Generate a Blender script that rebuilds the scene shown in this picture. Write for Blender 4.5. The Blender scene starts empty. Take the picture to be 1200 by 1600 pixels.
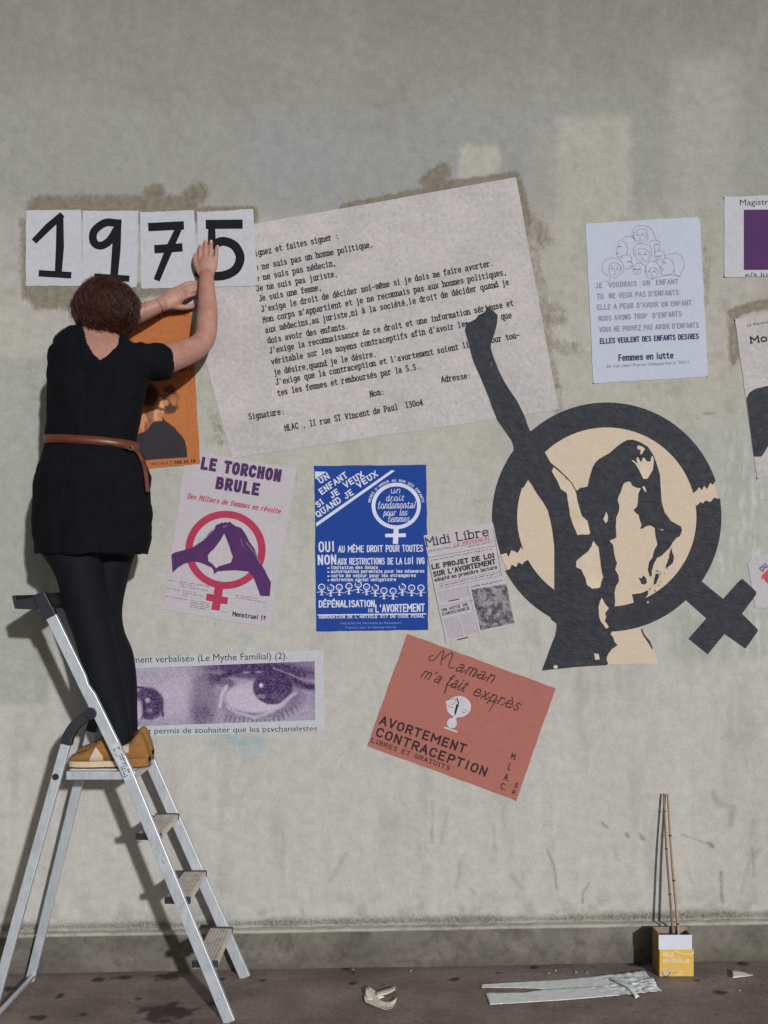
import bpy, bmesh, math, random
import numpy as np
from mathutils import Vector, Matrix
from mathutils.geometry import tessellate_polygon
random.seed(7)
SC = bpy.context.scene
COL = SC.collection
# ------------------------------------------------------------------ camera
F, H, WD = 1556.0, 1.55, 4.0          # focal length in photo pixels, eye height, distance of the wall
cam = bpy.data.objects.new('camera', bpy.data.cameras.new('camera'))
COL.objects.link(cam)
cam.location = (0, 0, H)
cam.rotation_euler = (math.pi / 2, 0, 0)
cam.data.sensor_fit = 'VERTICAL'; cam.data.sensor_height = 24.0; cam.data.sensor_width = 18.0
cam.data.lens = F * 24.0 / 1600.0
cam.data.shift_y = 110.0 / 1600.0
cam.data.clip_start = 0.05; cam.data.clip_end = 400
SC.camera = cam
# ------------------------------------------------------------------ light
SUN = Vector((0.194, -0.45, 0.13)).normalized()
elev = math.asin(SUN.z); azim = math.atan2(SUN.x, SUN.y)
world = bpy.data.worlds.new('World'); SC.world = world; world.use_nodes = True
wn = world.node_tree; wn.nodes.clear()
sky = wn.nodes.new('ShaderNodeTexSky'); sky.sky_type = 'NISHITA'; sky.sun_disc = False
sky.sun_elevation = elev; sky.sun_rotation = azim; sky.air_density = 1.0; sky.dust_density = 1.0; sky.ozone_density = 1.0
bg = wn.nodes.new('ShaderNodeBackground'); bg.inputs['Strength'].default_value = 0.05
wo = wn.nodes.new('ShaderNodeOutputWorld')
wn.links.new(sky.outputs[0], bg.inputs[0]); wn.links.new(bg.outputs[0], wo.inputs[0])
sl = bpy.data.lights.new('sun', 'SUN'); sl.energy = 2.9; sl.angle = math.radians(1.6); sl.color = (1.0, 0.985, 0.965)
so = bpy.data.objects.new('sun', sl); COL.objects.link(so)
so.rotation_euler = SUN.to_track_quat('Z', 'Y').to_euler(); so.location = (2, -4, 4)
SC.view_settings.view_transform = 'Standard'; SC.view_settings.look = 'None'
SC.view_settings.exposure = 0.0; SC.view_settings.gamma = 1.0; SC.view_settings.use_curve_mapping = False
SC.cycles.max_bounces = 5
# ------------------------------------------------------------------ helpers
def P(px, py, d): return Vector(((px - 600) * d / F, d, H - (py - 910) * d / F))
def ground_z(x): return 0.02 + 0.0175 * x
def GP(px, py, up=0.0):              # the point of the pavement seen at that pixel
    a = (px - 600) / F; b = (py - 910) / F
    d = (H - 0.02 - up) / (b + 0.0175 * a)
    return Vector((a * d, d, H - b * d))
def lin(c):
    c /= 255.0
    return c / 12.92 if c <= 0.04045 else ((c + 0.055) / 1.055) ** 2.4
def rgb(h):
    h = h.lstrip('#'); return tuple(lin(int(h[i:i + 2], 16)) for i in (0, 2, 4)) + (1.0,)
ORG = {}
def finish(o, parent):
    if parent is not None:
        off = ORG[parent.name]
        o.data.transform(Matrix.Translation(-off)); o.parent = parent
        ORG[o.name] = off
    else:
        ORG[o.name] = Vector((0, 0, 0))
    COL.objects.link(o); return o
def mk(name, vs, fs, mat, parent=None, smooth=False):
    me = bpy.data.meshes.new(name); me.from_pydata([tuple(v) for v in vs], [], fs); me.update()
    if smooth: me.polygons.foreach_set('use_smooth', [True] * len(me.polygons))
    o = bpy.data.objects.new(name, me); me.materials.append(mat)
    return finish(o, parent)
def thing(name, label, cat, loc, group=None):
    o = bpy.data.objects.new(name, None); o.empty_display_size = 0.1
    o.location = loc; o['label'] = label; o['category'] = cat
    if group: o['group'] = group
    COL.objects.link(o); ORG[o.name] = Vector(loc); return o
# value noise
_tab = np.random.RandomState(3).rand(256, 256)
def vnoise(x, y, seed=0):
    x = x + seed * 17.13; y = y + seed * 7.71
    xi = np.floor(x).astype(int); yi = np.floor(y).astype(int); u = x - xi; v = y - yi
    u = u * u * (3 - 2 * u); v = v * v * (3 - 2 * v)
    g = lambda a, b: _tab[a % 256, b % 256]
    return (g(xi, yi) * (1 - u) + g(xi + 1, yi) * u) * (1 - v) + (g(xi, yi + 1) * (1 - u) + g(xi + 1, yi + 1) * u) * v
def fbm(x, y, s, o=4, seed=0):
    x = np.asarray(x, float) / s; y = np.asarray(y, float) / s; t = 0; a = 0.5; n = 0
    for k in range(o):
        t = t + a * vnoise(x, y, seed + k); n += a; a *= 0.55; x = x * 2.03; y = y * 2.03
    return t / n
def sst(a, b, x):
    t = np.clip((x - a) / (b - a), 0, 1); return t * t * (3 - 2 * t)
# ------------------------------------------------------------------ materials
class N:
    def __init__(s, name):
        s.m = bpy.data.materials.new(name); s.m.use_nodes = True; s.t = s.m.node_tree
        s.b = s.t.nodes['Principled BSDF']; s.geo = s.t.nodes.new('ShaderNodeNewGeometry')
    def n(s, t, **k):
        o = s.t.nodes.new(t)
        for a, v in k.items():
            if hasattr(o, a): setattr(o, a, v)
            else: s.set(o.inputs[a], v)
        return o
    def set(s, i, v):
        if hasattr(v, 'is_linked'): s.t.links.new(v, i)
        else: i.default_value = v
    def pos(s, sc=(1, 1, 1)):
        m = s.n('ShaderNodeMapping'); s.set(m.inputs['Vector'], s.geo.outputs['Position']); m.inputs['Scale'].default_value = sc
        return m.outputs[0]
    def noise(s, scale, detail=4, rough=0.55, sc=(1, 1, 1)):
        o = s.n('ShaderNodeTexNoise'); s.set(o.inputs['Vector'], s.pos(sc))
        o.inputs['Scale'].default_value = scale; o.inputs['Detail'].default_value = detail; o.inputs['Roughness'].default_value = rough
        return o.outputs['Fac']
    def ramp(s, v, a, b, c0=0.0, c1=1.0):
        o = s.n('ShaderNodeMapRange'); o.clamp = True; s.set(o.inputs[0], v)
        o.inputs[1].default_value = a; o.inputs[2].default_value = b; o.inputs[3].default_value = c0; o.inputs[4].default_value = c1
        return o.outputs[0]
    def math(s, op, a, b=0.0):
        o = s.n('ShaderNodeMath', operation=op); s.set(o.inputs[0], a); s.set(o.inputs[1], b); return o.outputs[0]
    def mix(s, f, a, b, mode='MIX'):
        o = s.n('ShaderNodeMix', data_type='RGBA', blend_type=mode); s.set(o.inputs[0], f); s.set(o.inputs[6], a); s.set(o.inputs[7], b); return o.outputs[2]
    def attr(s, name):
        o = s.n('ShaderNodeAttribute'); o.attribute_name = name; return o
    def gray(s, v):
        o = s.n('ShaderNodeCombineColor'); [s.set(o.inputs[k], v) for k in range(3)]; return o.outputs[0]
    def out(s, color, rough=0.8, metal=0.0, bump=None, strength=0.3, dist=0.002, spec=0.3):
        s.set(s.b.inputs['Base Color'], color); s.set(s.b.inputs['Roughness'], rough); s.b.inputs['Metallic'].default_value = metal
        s.b.inputs['Specular IOR Level'].default_value = spec
        if bump is not None:
            o = s.n('ShaderNodeBump'); s.set(o.inputs['Height'], bump); o.inputs['Strength'].default_value = strength; o.inputs['Distance'].default_value = dist
            s.set(s.b.inputs['Normal'], o.outputs[0])
        return s.m
def simple(name, col, rough=0.7, metal=0.0, var=0.12, scale=30, bump=0.15, bscale=200, spec=0.3, sc=(1, 1, 1)):
    a = N(name); c = rgb(col)
    v = a.ramp(a.noise(scale, 5, 0.6, sc), 0.3, 0.7, 1 - var, 1 + var)
    return a.out(a.mix(1.0, c, a.gray(v), 'MULTIPLY'), rough, metal, a.noise(bscale, 3, 0.6, sc), bump, 0.001, spec)
def paper(name, col, blot=0.10, crease=0.35, tint='#9a938f', attr=False):
    a = N(name); base = a.attr('paint').outputs['Color'] if attr else rgb(col)
    n1 = a.ramp(a.math('ADD', a.math('MULTIPLY', a.noise(5, 6, 0.65), .7), a.math('MULTIPLY', a.noise(22, 6, .7, (1, 1, 1.6)), .3)), 0.38, 0.64); n2 = a.ramp(a.noise(60, 4, 0.7), 0.3, 0.7, 1 - blot * 0.6, 1 + blot * 0.5)
    c = a.mix(a.math('MULTIPLY', n1, blot * 2.2), base, rgb(tint)); c = a.mix(1.0, c, a.gray(n2), 'MULTIPLY')
    rdg = a.math('ABSOLUTE', a.math('SUBTRACT', a.noise(4.5, 3, 0.5, (1, 1, 1.6)), .5)); bmp = a.math('ADD', a.math('MULTIPLY', a.ramp(rdg, 0, .10), .22), a.math('MULTIPLY', a.noise(160, 4, 0.6, (1, 1, 1.6)), 0.5))
    return a.out(c, 0.85, 0, bmp, crease, 0.006, 0.2)
def ink(name, col, wear=0.08, back='#b9b4b2', creased=False):
    a = N(name); n = a.ramp(a.noise(220, 5, 0.75, (1, 1, 1.4)), 0.60, 0.76); m = a.ramp(a.noise(12, 4, 0.6), 0.35, 0.7, 0.3, 1.0)
    f = a.math('MULTIPLY', a.math('MULTIPLY', n, m), min(1.0, wear * 5))
    c = a.mix(f, rgb(col), rgb(back)); v = a.ramp(a.noise(9, 4, 0.6), 0.3, 0.7, 0.88, 1.12); c = a.mix(1.0, c, a.gray(v), 'MULTIPLY')
    if creased:
        cr = a.math('ADD', a.ramp(a.noise(22, 5, 0.6, (.8, 1, 1.7)), .3, .7), a.math('MULTIPLY', a.noise(110, 4, .65, (.8, 1, 1.4)), .8))
        return a.out(c, a.ramp(a.noise(30, 4, .6), .3, .7, .5, .75), 0, cr, 0.75, 0.006, 0.4)
    return a.out(c, 0.8, 0, a.noise(150, 4, 0.6, (1, 1, 2)), 0.35, 0.003, 0.25)
def attrmat(name):
    a = N(name); n = a.ramp(a.noise(260, 3, 0.7), 0.3, 0.7, 0.86, 1.14)
    return a.out(a.mix(1.0, a.attr('paint').outputs['Color'], a.gray(n), 'MULTIPLY'), 0.85, 0, a.noise(120, 4, 0.6), 0.3, 0.003, 0.2)
def setattr_col(me, name, arr):
    at = me.attributes.new(name, 'FLOAT_COLOR', 'POINT'); a = np.ones((len(me.vertices), 4), np.float32); a[:, :arr.shape[1]] = arr
    at.data.foreach_set('color', a.ravel())
# ------------------------------------------------------------------ generic geometry
def box(vs, fs, lo, hi, M=None):
    b = len(vs)
    for x in (lo[0], hi[0]):
        for y in (lo[1], hi[1]):
            for z in (lo[2], hi[2]):
                v = Vector((x, y, z)); vs.append(M @ v if M else v)
    fs += [tuple(b + i for i in f) for f in ((0, 1, 3, 2), (4, 6, 7, 5), (0, 4, 5, 1), (2, 3, 7, 6), (0, 2, 6, 4), (1, 5, 7, 3))]
def bevel(o, w=0.002, seg=2):
    bm = bmesh.new(); bm.from_mesh(o.data); bmesh.ops.remove_doubles(bm, verts=bm.verts, dist=1e-6)
    bmesh.ops.recalc_face_normals(bm, faces=bm.faces)
    es = [e for e in bm.edges if len(e.link_faces) == 2 and e.calc_face_angle(0) > 0.5]
    bmesh.ops.bevel(bm, geom=es, offset=w, segments=seg, affect='EDGES', profile=0.6)
    bm.to_mesh(o.data); bm.free(); return o
def fixn(o):
    bm = bmesh.new(); bm.from_mesh(o.data); bmesh.ops.recalc_face_normals(bm, faces=bm.faces); bm.to_mesh(o.data); bm.free(); return o
def beam(path, w, dep, y, dy=None):
    """rectangular profile following a path of (x, y, z) points in a plane close to XZ: w across, dep along Y"""
    vs = []; fs = []; n = len(path)
    for i, p in enumerate(path):
        p = Vector(p); a = Vector(path[max(i - 1, 0)]); b = Vector(path[min(i + 1, n - 1)])
        t = (b - a).normalized(); s = Vector((t.z, 0, -t.x)).normalized(); q = w[i] if isinstance(w, (list, tuple)) else w
        for u, v in ((-1, -1), (1, -1), (1, 1), (-1, 1)): vs.append(p + s * u * q / 2 + Vector((0, v * dep / 2, 0)))
    for i in range(n - 1):
        for k in range(4): fs.append((4 * i + k, 4 * i + (k + 1) % 4, 4 * i + 4 + (k + 1) % 4, 4 * i + 4 + k))
    fs += [(3, 2, 1, 0), tuple(4 * n - 4 + k for k in range(4))]
    return vs, fs
def tube(pts, rad, n=12, sy=1.0, caps=True):
    """round tube with tapered rounded ends; sy flattens it along Y"""
    pts = [Vector(p) for p in pts]; P2 = []; R2 = []
    if caps:
        t0 = (pts[0] - pts[1]).normalized(); t1 = (pts[-1] - pts[-2]).normalized(); r0, r1 = rad[0], rad[-1]
        P2 = [pts[0] + t0 * r0 * 0.95, pts[0] + t0 * r0 * 0.6] + pts + [pts[-1] + t1 * r1 * 0.6, pts[-1] + t1 * r1 * 0.95]
        R2 = [r0 * 0.3, r0 * 0.8] + list(rad) + [r1 * 0.8, r1 * 0.3]
    else: P2 = pts; R2 = list(rad)
    vs = []; fs = []; m = len(P2); prev = None
    for i in range(m):
        t = (P2[min(i + 1, m - 1)] - P2[max(i - 1, 0)]).normalized()
        if prev is None: a = t.orthogonal().normalized()
        else: a = (prev - t * prev.dot(t)).normalized()
        prev = a; b = t.cross(a)
        for k in range(n):
            an = 2 * math.pi * k / n; o = (a * math.cos(an) + b * math.sin(an)) * R2[i]; o.y *= sy; vs.append(P2[i] + o)
    for i in range(m - 1):
        for k in range(n): fs.append((i * n + k, i * n + (k + 1) % n, (i + 1) * n + (k + 1) % n, (i + 1) * n + k))
    fs += [tuple(reversed(range(n))), tuple((m - 1) * n + k for k in range(n))]
    return vs, fs
def spline(pts, k=6, closed=False):
    pts = [np.array(p, float) for p in pts]; n = len(pts); out = []
    rng = range(n) if closed else range(n - 1)
    for i in rng:
        if closed: a, b, c, d = pts[i - 1], pts[i], pts[(i + 1) % n], pts[(i + 2) % n]
        else: a, b, c, d = pts[max(i - 1, 0)], pts[i], pts[i + 1], pts[min(i + 2, n - 1)]
        for j in range(k):
            t = j / k; out.append(0.5 * (2 * b + (c - a) * t + (2 * a - 5 * b + 4 * c - d) * t * t + (3 * b - a - 3 * c + d) * t ** 3))
    if not closed: out.append(pts[-1])
    return [tuple(p) for p in out]
def loft(rings, n=36, power=2.0, caps=True):
    vs = []; fs = []
    for (x, y, z, rx, ry) in rings:
        for k in range(n):
            a = 2 * math.pi * k / n; c = math.cos(a); s = math.sin(a)
            vs.append(Vector((x + rx * math.copysign(abs(c) ** (2 / power), c), y + ry * math.copysign(abs(s) ** (2 / power), s), z)))
    m = len(rings)
    for i in range(m - 1):
        for k in range(n): fs.append((i * n + k, i * n + (k + 1) % n, (i + 1) * n + (k + 1) % n, (i + 1) * n + k))
    if caps: fs += [tuple(reversed(range(n))), tuple((m - 1) * n + k for k in range(n))]
    return vs, fs
def ellipsoid(c, r, n=20):
    vs = []; fs = []; m = n // 2
    for i in range(1, m):
        th = math.pi * i / m
        for k in range(n):
            a = 2 * math.pi * k / n; vs.append(Vector(c) + Vector((r[0] * math.sin(th) * math.cos(a), r[1] * math.sin(th) * math.sin(a), r[2] * math.cos(th))))
    for i in range(m - 2):
        for k in range(n): fs.append((i * n + k, (i + 1) * n + k, (i + 1) * n + (k + 1) % n, i * n + (k + 1) % n))
    fs += [tuple(range(n)), tuple(reversed([(m - 2) * n + k for k in range(n)]))]
    return vs, fs
def remesh(name, parts, voxel, mat, parent, smooth=4, disp=None):
    vs = []; fs = []
    for v, f in parts:
        b = len(vs); vs += list(v); fs += [tuple(b + i for i in q) for q in f]
    me = bpy.data.meshes.new('tmp'); me.from_pydata([tuple(v) for v in vs], [], fs); me.update()
    bm = bmesh.new(); bm.from_mesh(me); bmesh.ops.recalc_face_normals(bm, faces=bm.faces); bm.to_mesh(me); bm.free()
    o = bpy.data.objects.new('tmp', me); COL.objects.link(o)
    r = o.modifiers.new('r', 'REMESH'); r.mode = 'VOXEL'; r.voxel_size = voxel
    s = o.modifiers.new('s', 'SMOOTH'); s.factor = 0.5; s.iterations = smooth
    dg = bpy.context.evaluated_depsgraph_get(); dg.update()
    m2 = bpy.data.meshes.new_from_object(o.evaluated_get(dg)); bpy.data.objects.remove(o); m2.name = name
    if disp is not None:
        co = np.zeros(len(m2.vertices) * 3); m2.vertices.foreach_get('co', co); co = co.reshape(-1, 3)
        nr = np.zeros(len(m2.vertices) * 3); m2.vertices.foreach_get('normal', nr); nr = nr.reshape(-1, 3)
        m2.vertices.foreach_set('co', disp(co, nr).ravel()); m2.update()
    m2.polygons.foreach_set('use_smooth', [True] * len(m2.polygons)); m2.materials.clear(); m2.materials.append(mat)
    o = bpy.data.objects.new(name, m2); return finish(o, parent)
# ------------------------------------------------------------------ flat print on the wall plane (coordinates: where on the wall)
def WP(p, off): 
    k = WD / F; return Vector(((p[0] - 600) * k, WD - off, H - (p[1] - 910) * k))
def polyfill(name, polys, mat, parent, off, holes=()):
    if len(polys) > 1:
        for q, pl in enumerate(polys): o = polyfill(name, [pl], mat, parent, off + 0.00003 * (q % 8), holes if q == 0 else ())
        return o
    vs = []; fs = []
    for q, pl in enumerate(polys):
        loops = [[Vector((p[0], -p[1], 0)) for p in pl]]
        if q == 0: loops += [[Vector((p[0], -p[1], 0)) for p in h] for h in holes]
        flat = [v for l in loops for v in l]; b = len(vs)
        vs += [WP((v.x, -v.y), off + 0.00003 * (q % 8)) for v in flat]
        for t in tessellate_polygon(loops):
            a, c, d = (flat[i] for i in t); cr = (c - a).cross(d - a).z
            fs.append(tuple(b + i for i in (t if cr > 0 else (t[0], t[2], t[1]))))
    return mk(name, vs, fs, mat, parent)
def ribbons(name, strokes, mat, parent, off):
    vs = []; fs = []; cut = []
    for pl, w in strokes:      # break strokes at sharp corners so they keep their width
        pts = [np.array(p, float) for p in pl]
        pts = [pts[0]] + [b for a, b in zip(pts, pts[1:]) if np.hypot(*(b - a)) > 1e-4]
        if len(pts) < 2: pts.append(pts[0] + np.array([w * 0.3, 0]))
        run = [pts[0], pts[1]]
        for a, b, c in zip(pts, pts[1:], pts[2:]):
            u1 = (b - a) / np.hypot(*(b - a)); u2 = (c - b) / np.hypot(*(c - b))
            if float(np.dot(u1, u2)) < 0.55: cut.append((run, w)); run = [b, c]
            else: run.append(c)
        cut.append((run, w))
    for q, (pts, w) in enumerate(cut):
        loop = len(pts) > 4 and np.hypot(*(pts[0] - pts[-1])) < w * 0.3
        if not loop:
            d0 = pts[0] - pts[1]; d1 = pts[-1] - pts[-2]
            pts[0] = pts[0] + d0 / np.hypot(*d0) * w * 0.45; pts[-1] = pts[-1] + d1 / np.hypot(*d1) * w * 0.45
        b = len(vs); m = len(pts); o = off + 0.000025 * (q % 7)
        for i in range(m):
            t1 = pts[min(i + 1, m - 1)] - pts[i] if i < m - 1 else pts[i] - pts[i - 1]; t0 = pts[i] - pts[i - 1] if i > 0 else t1
            t0 = t0 / np.hypot(*t0); t1 = t1 / np.hypot(*t1); t = t0 + t1
            if np.hypot(*t) < 1e-3: t = t1
            t = t / np.hypot(*t); nrm = np.array([-t[1], t[0]]); c = max(0.55, abs(float(np.dot(t, t1))))
            hw = w / 2 / c
            if m > 2 and i in (0, m - 1) and not loop: hw *= 0.85
            if loop and i in (0, m - 1):
                tt = (pts[1] - pts[0]) / np.hypot(*(pts[1] - pts[0])) + (pts[-1] - pts[-2]) / np.hypot(*(pts[-1] - pts[-2])); tt = tt / np.hypot(*tt); nrm = np.array([-tt[1], tt[0]]); hw = w / 2
            vs.append(WP(pts[i] + nrm * hw, o)); vs.append(WP(pts[i] - nrm * hw, o))
        for i in range(m - 1): fs.append((b + 2 * i, b + 2 * i + 2, b + 2 * i + 3, b + 2 * i + 1))
    o = mk(name, vs, fs, mat, parent)
    if name in ('small_print', 'article_text', 'print_speck', 'print_rule', 'face_drawing', 'arc_text', 'hand_highlight', 'drawing_line'): o['kind'] = 'stuff'
    return o
GL = {
'a': 'c .9,6 2.6,7 4.2,6.4 4.5,4.8;4.5,5 4.5,.6 5.4,0;c 4.5,4 2.2,3.8 .6,2.6 .8,.6 2.2,0 4.5,1.5', 'b': '1,10 1,0;c 1,5 2.8,7 5,6 5.3,3.5 5,1 2.8,0 1,1.6',
'c': 'c 5,5.6 3,7 1.2,5.8 .7,3.5 1.2,1 3,0 5,1.2', 'd': '5,10 5,0;c 5,5 3.2,7 1,6 .7,3.5 1,1 3.2,0 5,1.6',
'e': 'c .9,3.7 3,3.7 5.2,3.8 4.9,6 3,7 1.2,6 .7,3.5 1.2,1 3,0 5,1', 'f': 'c 5,9.4 3.8,10 2.7,9 2.5,7;2.5,8 2.5,0;.8,6.8 4.5,6.8',
'g': 'c 5,5.5 3,7 1,5.8 .8,3.5 1.2,1.4 3,.8 5,2;c 5,7 5,3 5,-1 4.2,-2.8 2.5,-3 1,-2.4', 'h': '1,10 1,0;c 1,4.8 2.6,6.8 4.4,6.6 5,5;5,5 5,0',
'i': '3,7 3,0;3,9 3,9.6', 'j': 'c 3.5,7 3.5,3 3.5,-1 3,-2.8 1.5,-3;3.5,9 3.5,9.6', 'k': '1,10 1,0;5,7 1,3;2.4,4.2 5.2,0', 'l': '3,10 3,0',
'm': '.6,7 .6,0;c .6,5.5 1.6,7 2.8,6.6 3,5;3,5 3,0;c 3,5.5 4,7 5.2,6.6 5.4,5;5.4,5 5.4,0', 'n': '1,7 1,0;c 1,4.8 2.6,6.8 4.4,6.6 5,5;5,5 5,0',
'o': 'c 3,7 1,5.8 .7,3.5 1,1.2 3,0 5,1.2 5.3,3.5 5,5.8 3,7', 'p': '1,7 1,-3;c 1,5 2.8,7 5,6 5.3,3.5 5,1 2.8,0 1,1.6', 'q': '5,7 5,-3;c 5,5 3.2,7 1,6 .7,3.5 1,1 3.2,0 5,1.6',
'r': '1.5,7 1.5,0;c 1.5,4.6 3,6.8 5,6.2', 's': 'c 4.8,5.8 3,7 1.2,6 1.6,4.3 3,3.6 4.6,2.7 4.8,1 3,0 1,1', 't': 'c 2.5,9 2.5,5 2.5,1.5 3.2,.1 5,.6;.8,6.8 4.6,6.8',
'u': 'c 1,7 1,4 1,2 1.8,.2 3.6,.2 5,2;5,7 5,0', 'v': '.8,7 3,0 5.2,7', 'w': '.4,7 1.6,0 3,5 4.4,0 5.6,7', 'x': '.8,7 5.2,0;5.2,7 .8,0', 'y': '.8,7 3,0;5.2,7 2.4,-2 1,-3', 'z': '.9,7 5,7 .9,0 5.1,0',
'A': '.5,0 3,10 5.5,0;1.5,3.4 4.5,3.4', 'B': '1,0 1,10;c 1,10 3.8,10 4.8,8.8 4.6,6 3,5.3 1,5.3;c 3,5.3 5.3,4.6 5.4,2 4.4,.2 1,0', 'C': 'c 5.2,8 4.2,9.7 2.6,9.8 1,8 .7,5 1,2 2.6,.2 4.2,.3 5.2,2',
'D': '1,0 1,10;c 1,10 3.6,9.8 5.1,8 5.3,5 5.1,2 3.6,.2 1,0', 'E': '5.1,10 1,10 1,0 5.2,0;1,5.2 4.4,5.2', 'F': '5.2,10 1,10 1,0;1,5.2 4.4,5.2',
'G': 'c 5.2,8 4.2,9.7 2.6,9.8 1,8 .7,5 1,2 2.6,.2 4.4,.3 5.2,2;5.2,1.4 5.2,4.6 3.2,4.6', 'H': '1,0 1,10;5,0 5,10;1,5.2 5,5.2', 'I': '3,0 3,10', 'J': 'c 4.5,10 4.5,5 4.5,2 3.4,.2 1.6,.3 .8,2.2',
'K': '1,0 1,10;5.2,10 1,4.4;2.4,5.8 5.4,0', 'L': '1,10 1,0 5.2,0', 'M': '.6,0 .6,10 3,4 5.4,10 5.4,0', 'N': '.9,0 .9,10 5.1,0 5.1,10', 'O': 'c 3,10 1.1,8.6 .7,5 1.1,1.4 3,0 4.9,1.4 5.3,5 4.9,8.6 3,10',
'P': '1,0 1,10;c 1,10 4,10 5.2,8.8 5.2,6 4,4.7 1,4.7', 'Q': 'c 3,10 1.1,8.6 .7,5 1.1,1.4 3,0 4.9,1.4 5.3,5 4.9,8.6 3,10;3.4,2.4 5.4,-.8', 'R': '1,0 1,10;c 1,10 4,10 5.2,8.8 5.2,6.2 4,5 1,5;3,5 5.4,0',
'S': 'c 5,8.6 3.6,10 1.6,9.4 .9,7.4 2,5.8 4.2,4.6 5.2,2.8 4.4,.5 2.4,0 .8,1.4', 'T': '.5,10 5.5,10;3,10 3,0', 'U': 'c 1,10 1,5 1,2.6 1.8,.4 3,0 4.2,.4 5,2.6 5,5 5,10', 'V': '.6,10 3,0 5.4,10',
'W': '.3,10 1.6,0 3,7 4.4,0 5.7,10', 'X': '.7,10 5.3,0;5.3,10 .7,0', 'Y': '.6,10 3,5;5.4,10 3,5 3,0', 'Z': '.8,10 5.2,10 .8,0 5.3,0',
'0': 'c 3,10 1.2,8 1,5 1.2,2 3,0 4.8,2 5,5 4.8,8 3,10', '1': '1.6,8 3.4,10 3.4,0', '2': 'c 1,8 2,10 4.2,9.6 5,7.4 3.6,4.4 .9,0;.9,0 5.2,0', '3': 'c 1,9 3,10 4.9,8.4 4.2,6 2.6,5.4;c 2.6,5.4 5,4.6 5.2,2 3.6,.1 .9,.8',
'4': '4.2,0 4.2,10 .7,3 5.4,3', '5': '4.9,10 1.4,10 1.2,6;c 1.2,6 3.4,6.8 5.1,5 5,2 3.2,0 .9,1', '7': '.8,10 5.2,10 2.4,0', '8': 'c 3,5.4 1.2,6.6 1.4,9 3,10 4.6,9 4.8,6.6 3,5.4 1,3.8 1,1 3,0 5,1 5,3.8 3,5.4',
'9': 'c 5,7 3.4,5 1.2,6 1.2,9 3,10 4.8,9 5,6 4.6,2 2,0', '6': 'c 4.6,9.6 2,8.6 1,5 1.2,1 3,0 5,1.4 5,4.4 3,5.8 1,4', '.': '2.8,.2 3.3,.2', ',': '3.2,.6 2.5,-1.6', ':': '2.8,.4 3.3,.4;2.8,5.6 3.3,5.6', "'": '3.2,10 2.7,7.6', '-': '1,4 5,4',
'(': 'c 4,11 2.6,8 2.4,5 2.8,1 4,-1.4', ')': 'c 2,11 3.4,8 3.6,5 3.2,1 2,-1.4'}
ACC = {'é': ('e', '2.6,8.2 4.4,9.8'), 'è': ('e', '1.8,9.8 3.6,8.2'), 'ê': ('e', '1.6,8.2 3,9.7 4.4,8.2'), 'à': ('a', '1.8,9.8 3.4,8.2'), 'É': ('E', '2.4,11.2 4.4,12.8'), 'Ê': ('E', '1.6,11.2 3,12.6 4.4,11.2'), 'Ç': ('C', '3.2,0 2.6,-2'), 'Ï': ('I', '3,11.4 3,12')}
def glyph(ch):
    s = GL[ch] if ch in GL else (GL[ACC[ch][0]] + ';' + ACC[ch][1] if ch in ACC else '')
    out = []
    for st in s.split(';'):
        if not st.strip(): continue
        cur = st[0] == 'c'; pts = [tuple(float(v) for v in q.split(',')) for q in st.replace('c ', '').split()]
        out.append((spline(pts, 3) if cur else pts, cur))
    return out
def txt(acc, s, a, b, h, w, slab=0.0, slant=0.0, jit=0.0, link=False, gap=1.1):
    a = np.array(a, float); b = np.array(b, float); L = np.hypot(*(b - a)); u = (b - a) / L; v = np.array([u[1], -u[0]])
    def met(ch):      # proportional widths for lettering, fixed pitch for the typewriter
        if slab and slab > 1.5: return (0, 1, 6)
        if ch in "iIlj.,:'": return (-1.3, 1, 3.4)
        if ch in 'mwMW': return (0, 1.38, 8.3)
        if ch == ' ': return (0, 1, 4)
        return (0, 1, 6)
    tot = sum(met(ch)[2] + gap for ch in s) - gap; sx = L / tot; sy = h / 10; pen = 0
    for i, ch in enumerate(s):
        jx, jy = random.uniform(-jit, jit), random.uniform(-jit, jit)
        mo, ms, mw_ = met(ch); T = lambda p: tuple(a + u * (pen + mo + p[0] * ms + jx) * sx + (v + u * slant) * (p[1] + jy) * sy)
        ww = w * (.75 if ch in 'mMwW' and ms == 1 else 1)
        for pts, cur in glyph(ch):
            acc.append(([T(p) for p in pts], ww))
            if slab and ch not in ".,':-()":
                for e, f in ((pts[0], pts[1]), (pts[-1], pts[-2])):
                    if abs(e[0] - f[0]) < 0.75 and abs(e[1] - f[1]) > 0.9 and min(abs(e[1] - q) for q in (0, 7, 10, -3)) < 0.1:
                        top_ = e[1] > 5 and ch.islower(); k_ = .55 if ch in 'mMN' else 1
                        acc.append(([T((e[0] - slab * k_, e[1])), T((e[0] + (0 if top_ else slab * k_), e[1]))], w * 0.8))
        if link and ch.islower() and i + 1 < len(s) and s[i + 1] not in " .'":
            acc.append(([T(p) for p in spline([(4.6, 0.6), (5.6, .1), (6.6, 1.6), (7.4, 3.6)], 3)], w * 0.8))
        pen += mw_ + gap
def squiggle(acc, a, b, h, w):            # lines of print too small to be read in the photograph
    a = np.array(a, float); b = np.array(b, float); L = np.hypot(*(b - a)); u = (b - a) / L; v = np.array([u[1], -u[0]]); t = 0
    while t < L:
        n = random.uniform(1.5, 6) * h
        pts = []; x = t
        while x < min(t + n, L): pts.append(tuple(a + u * x + v * h * random.uniform(0.1, 0.9))); x += h * 0.45
        if len(pts) > 1: acc.append((pts, w))
        t += n + h * 0.8
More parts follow.
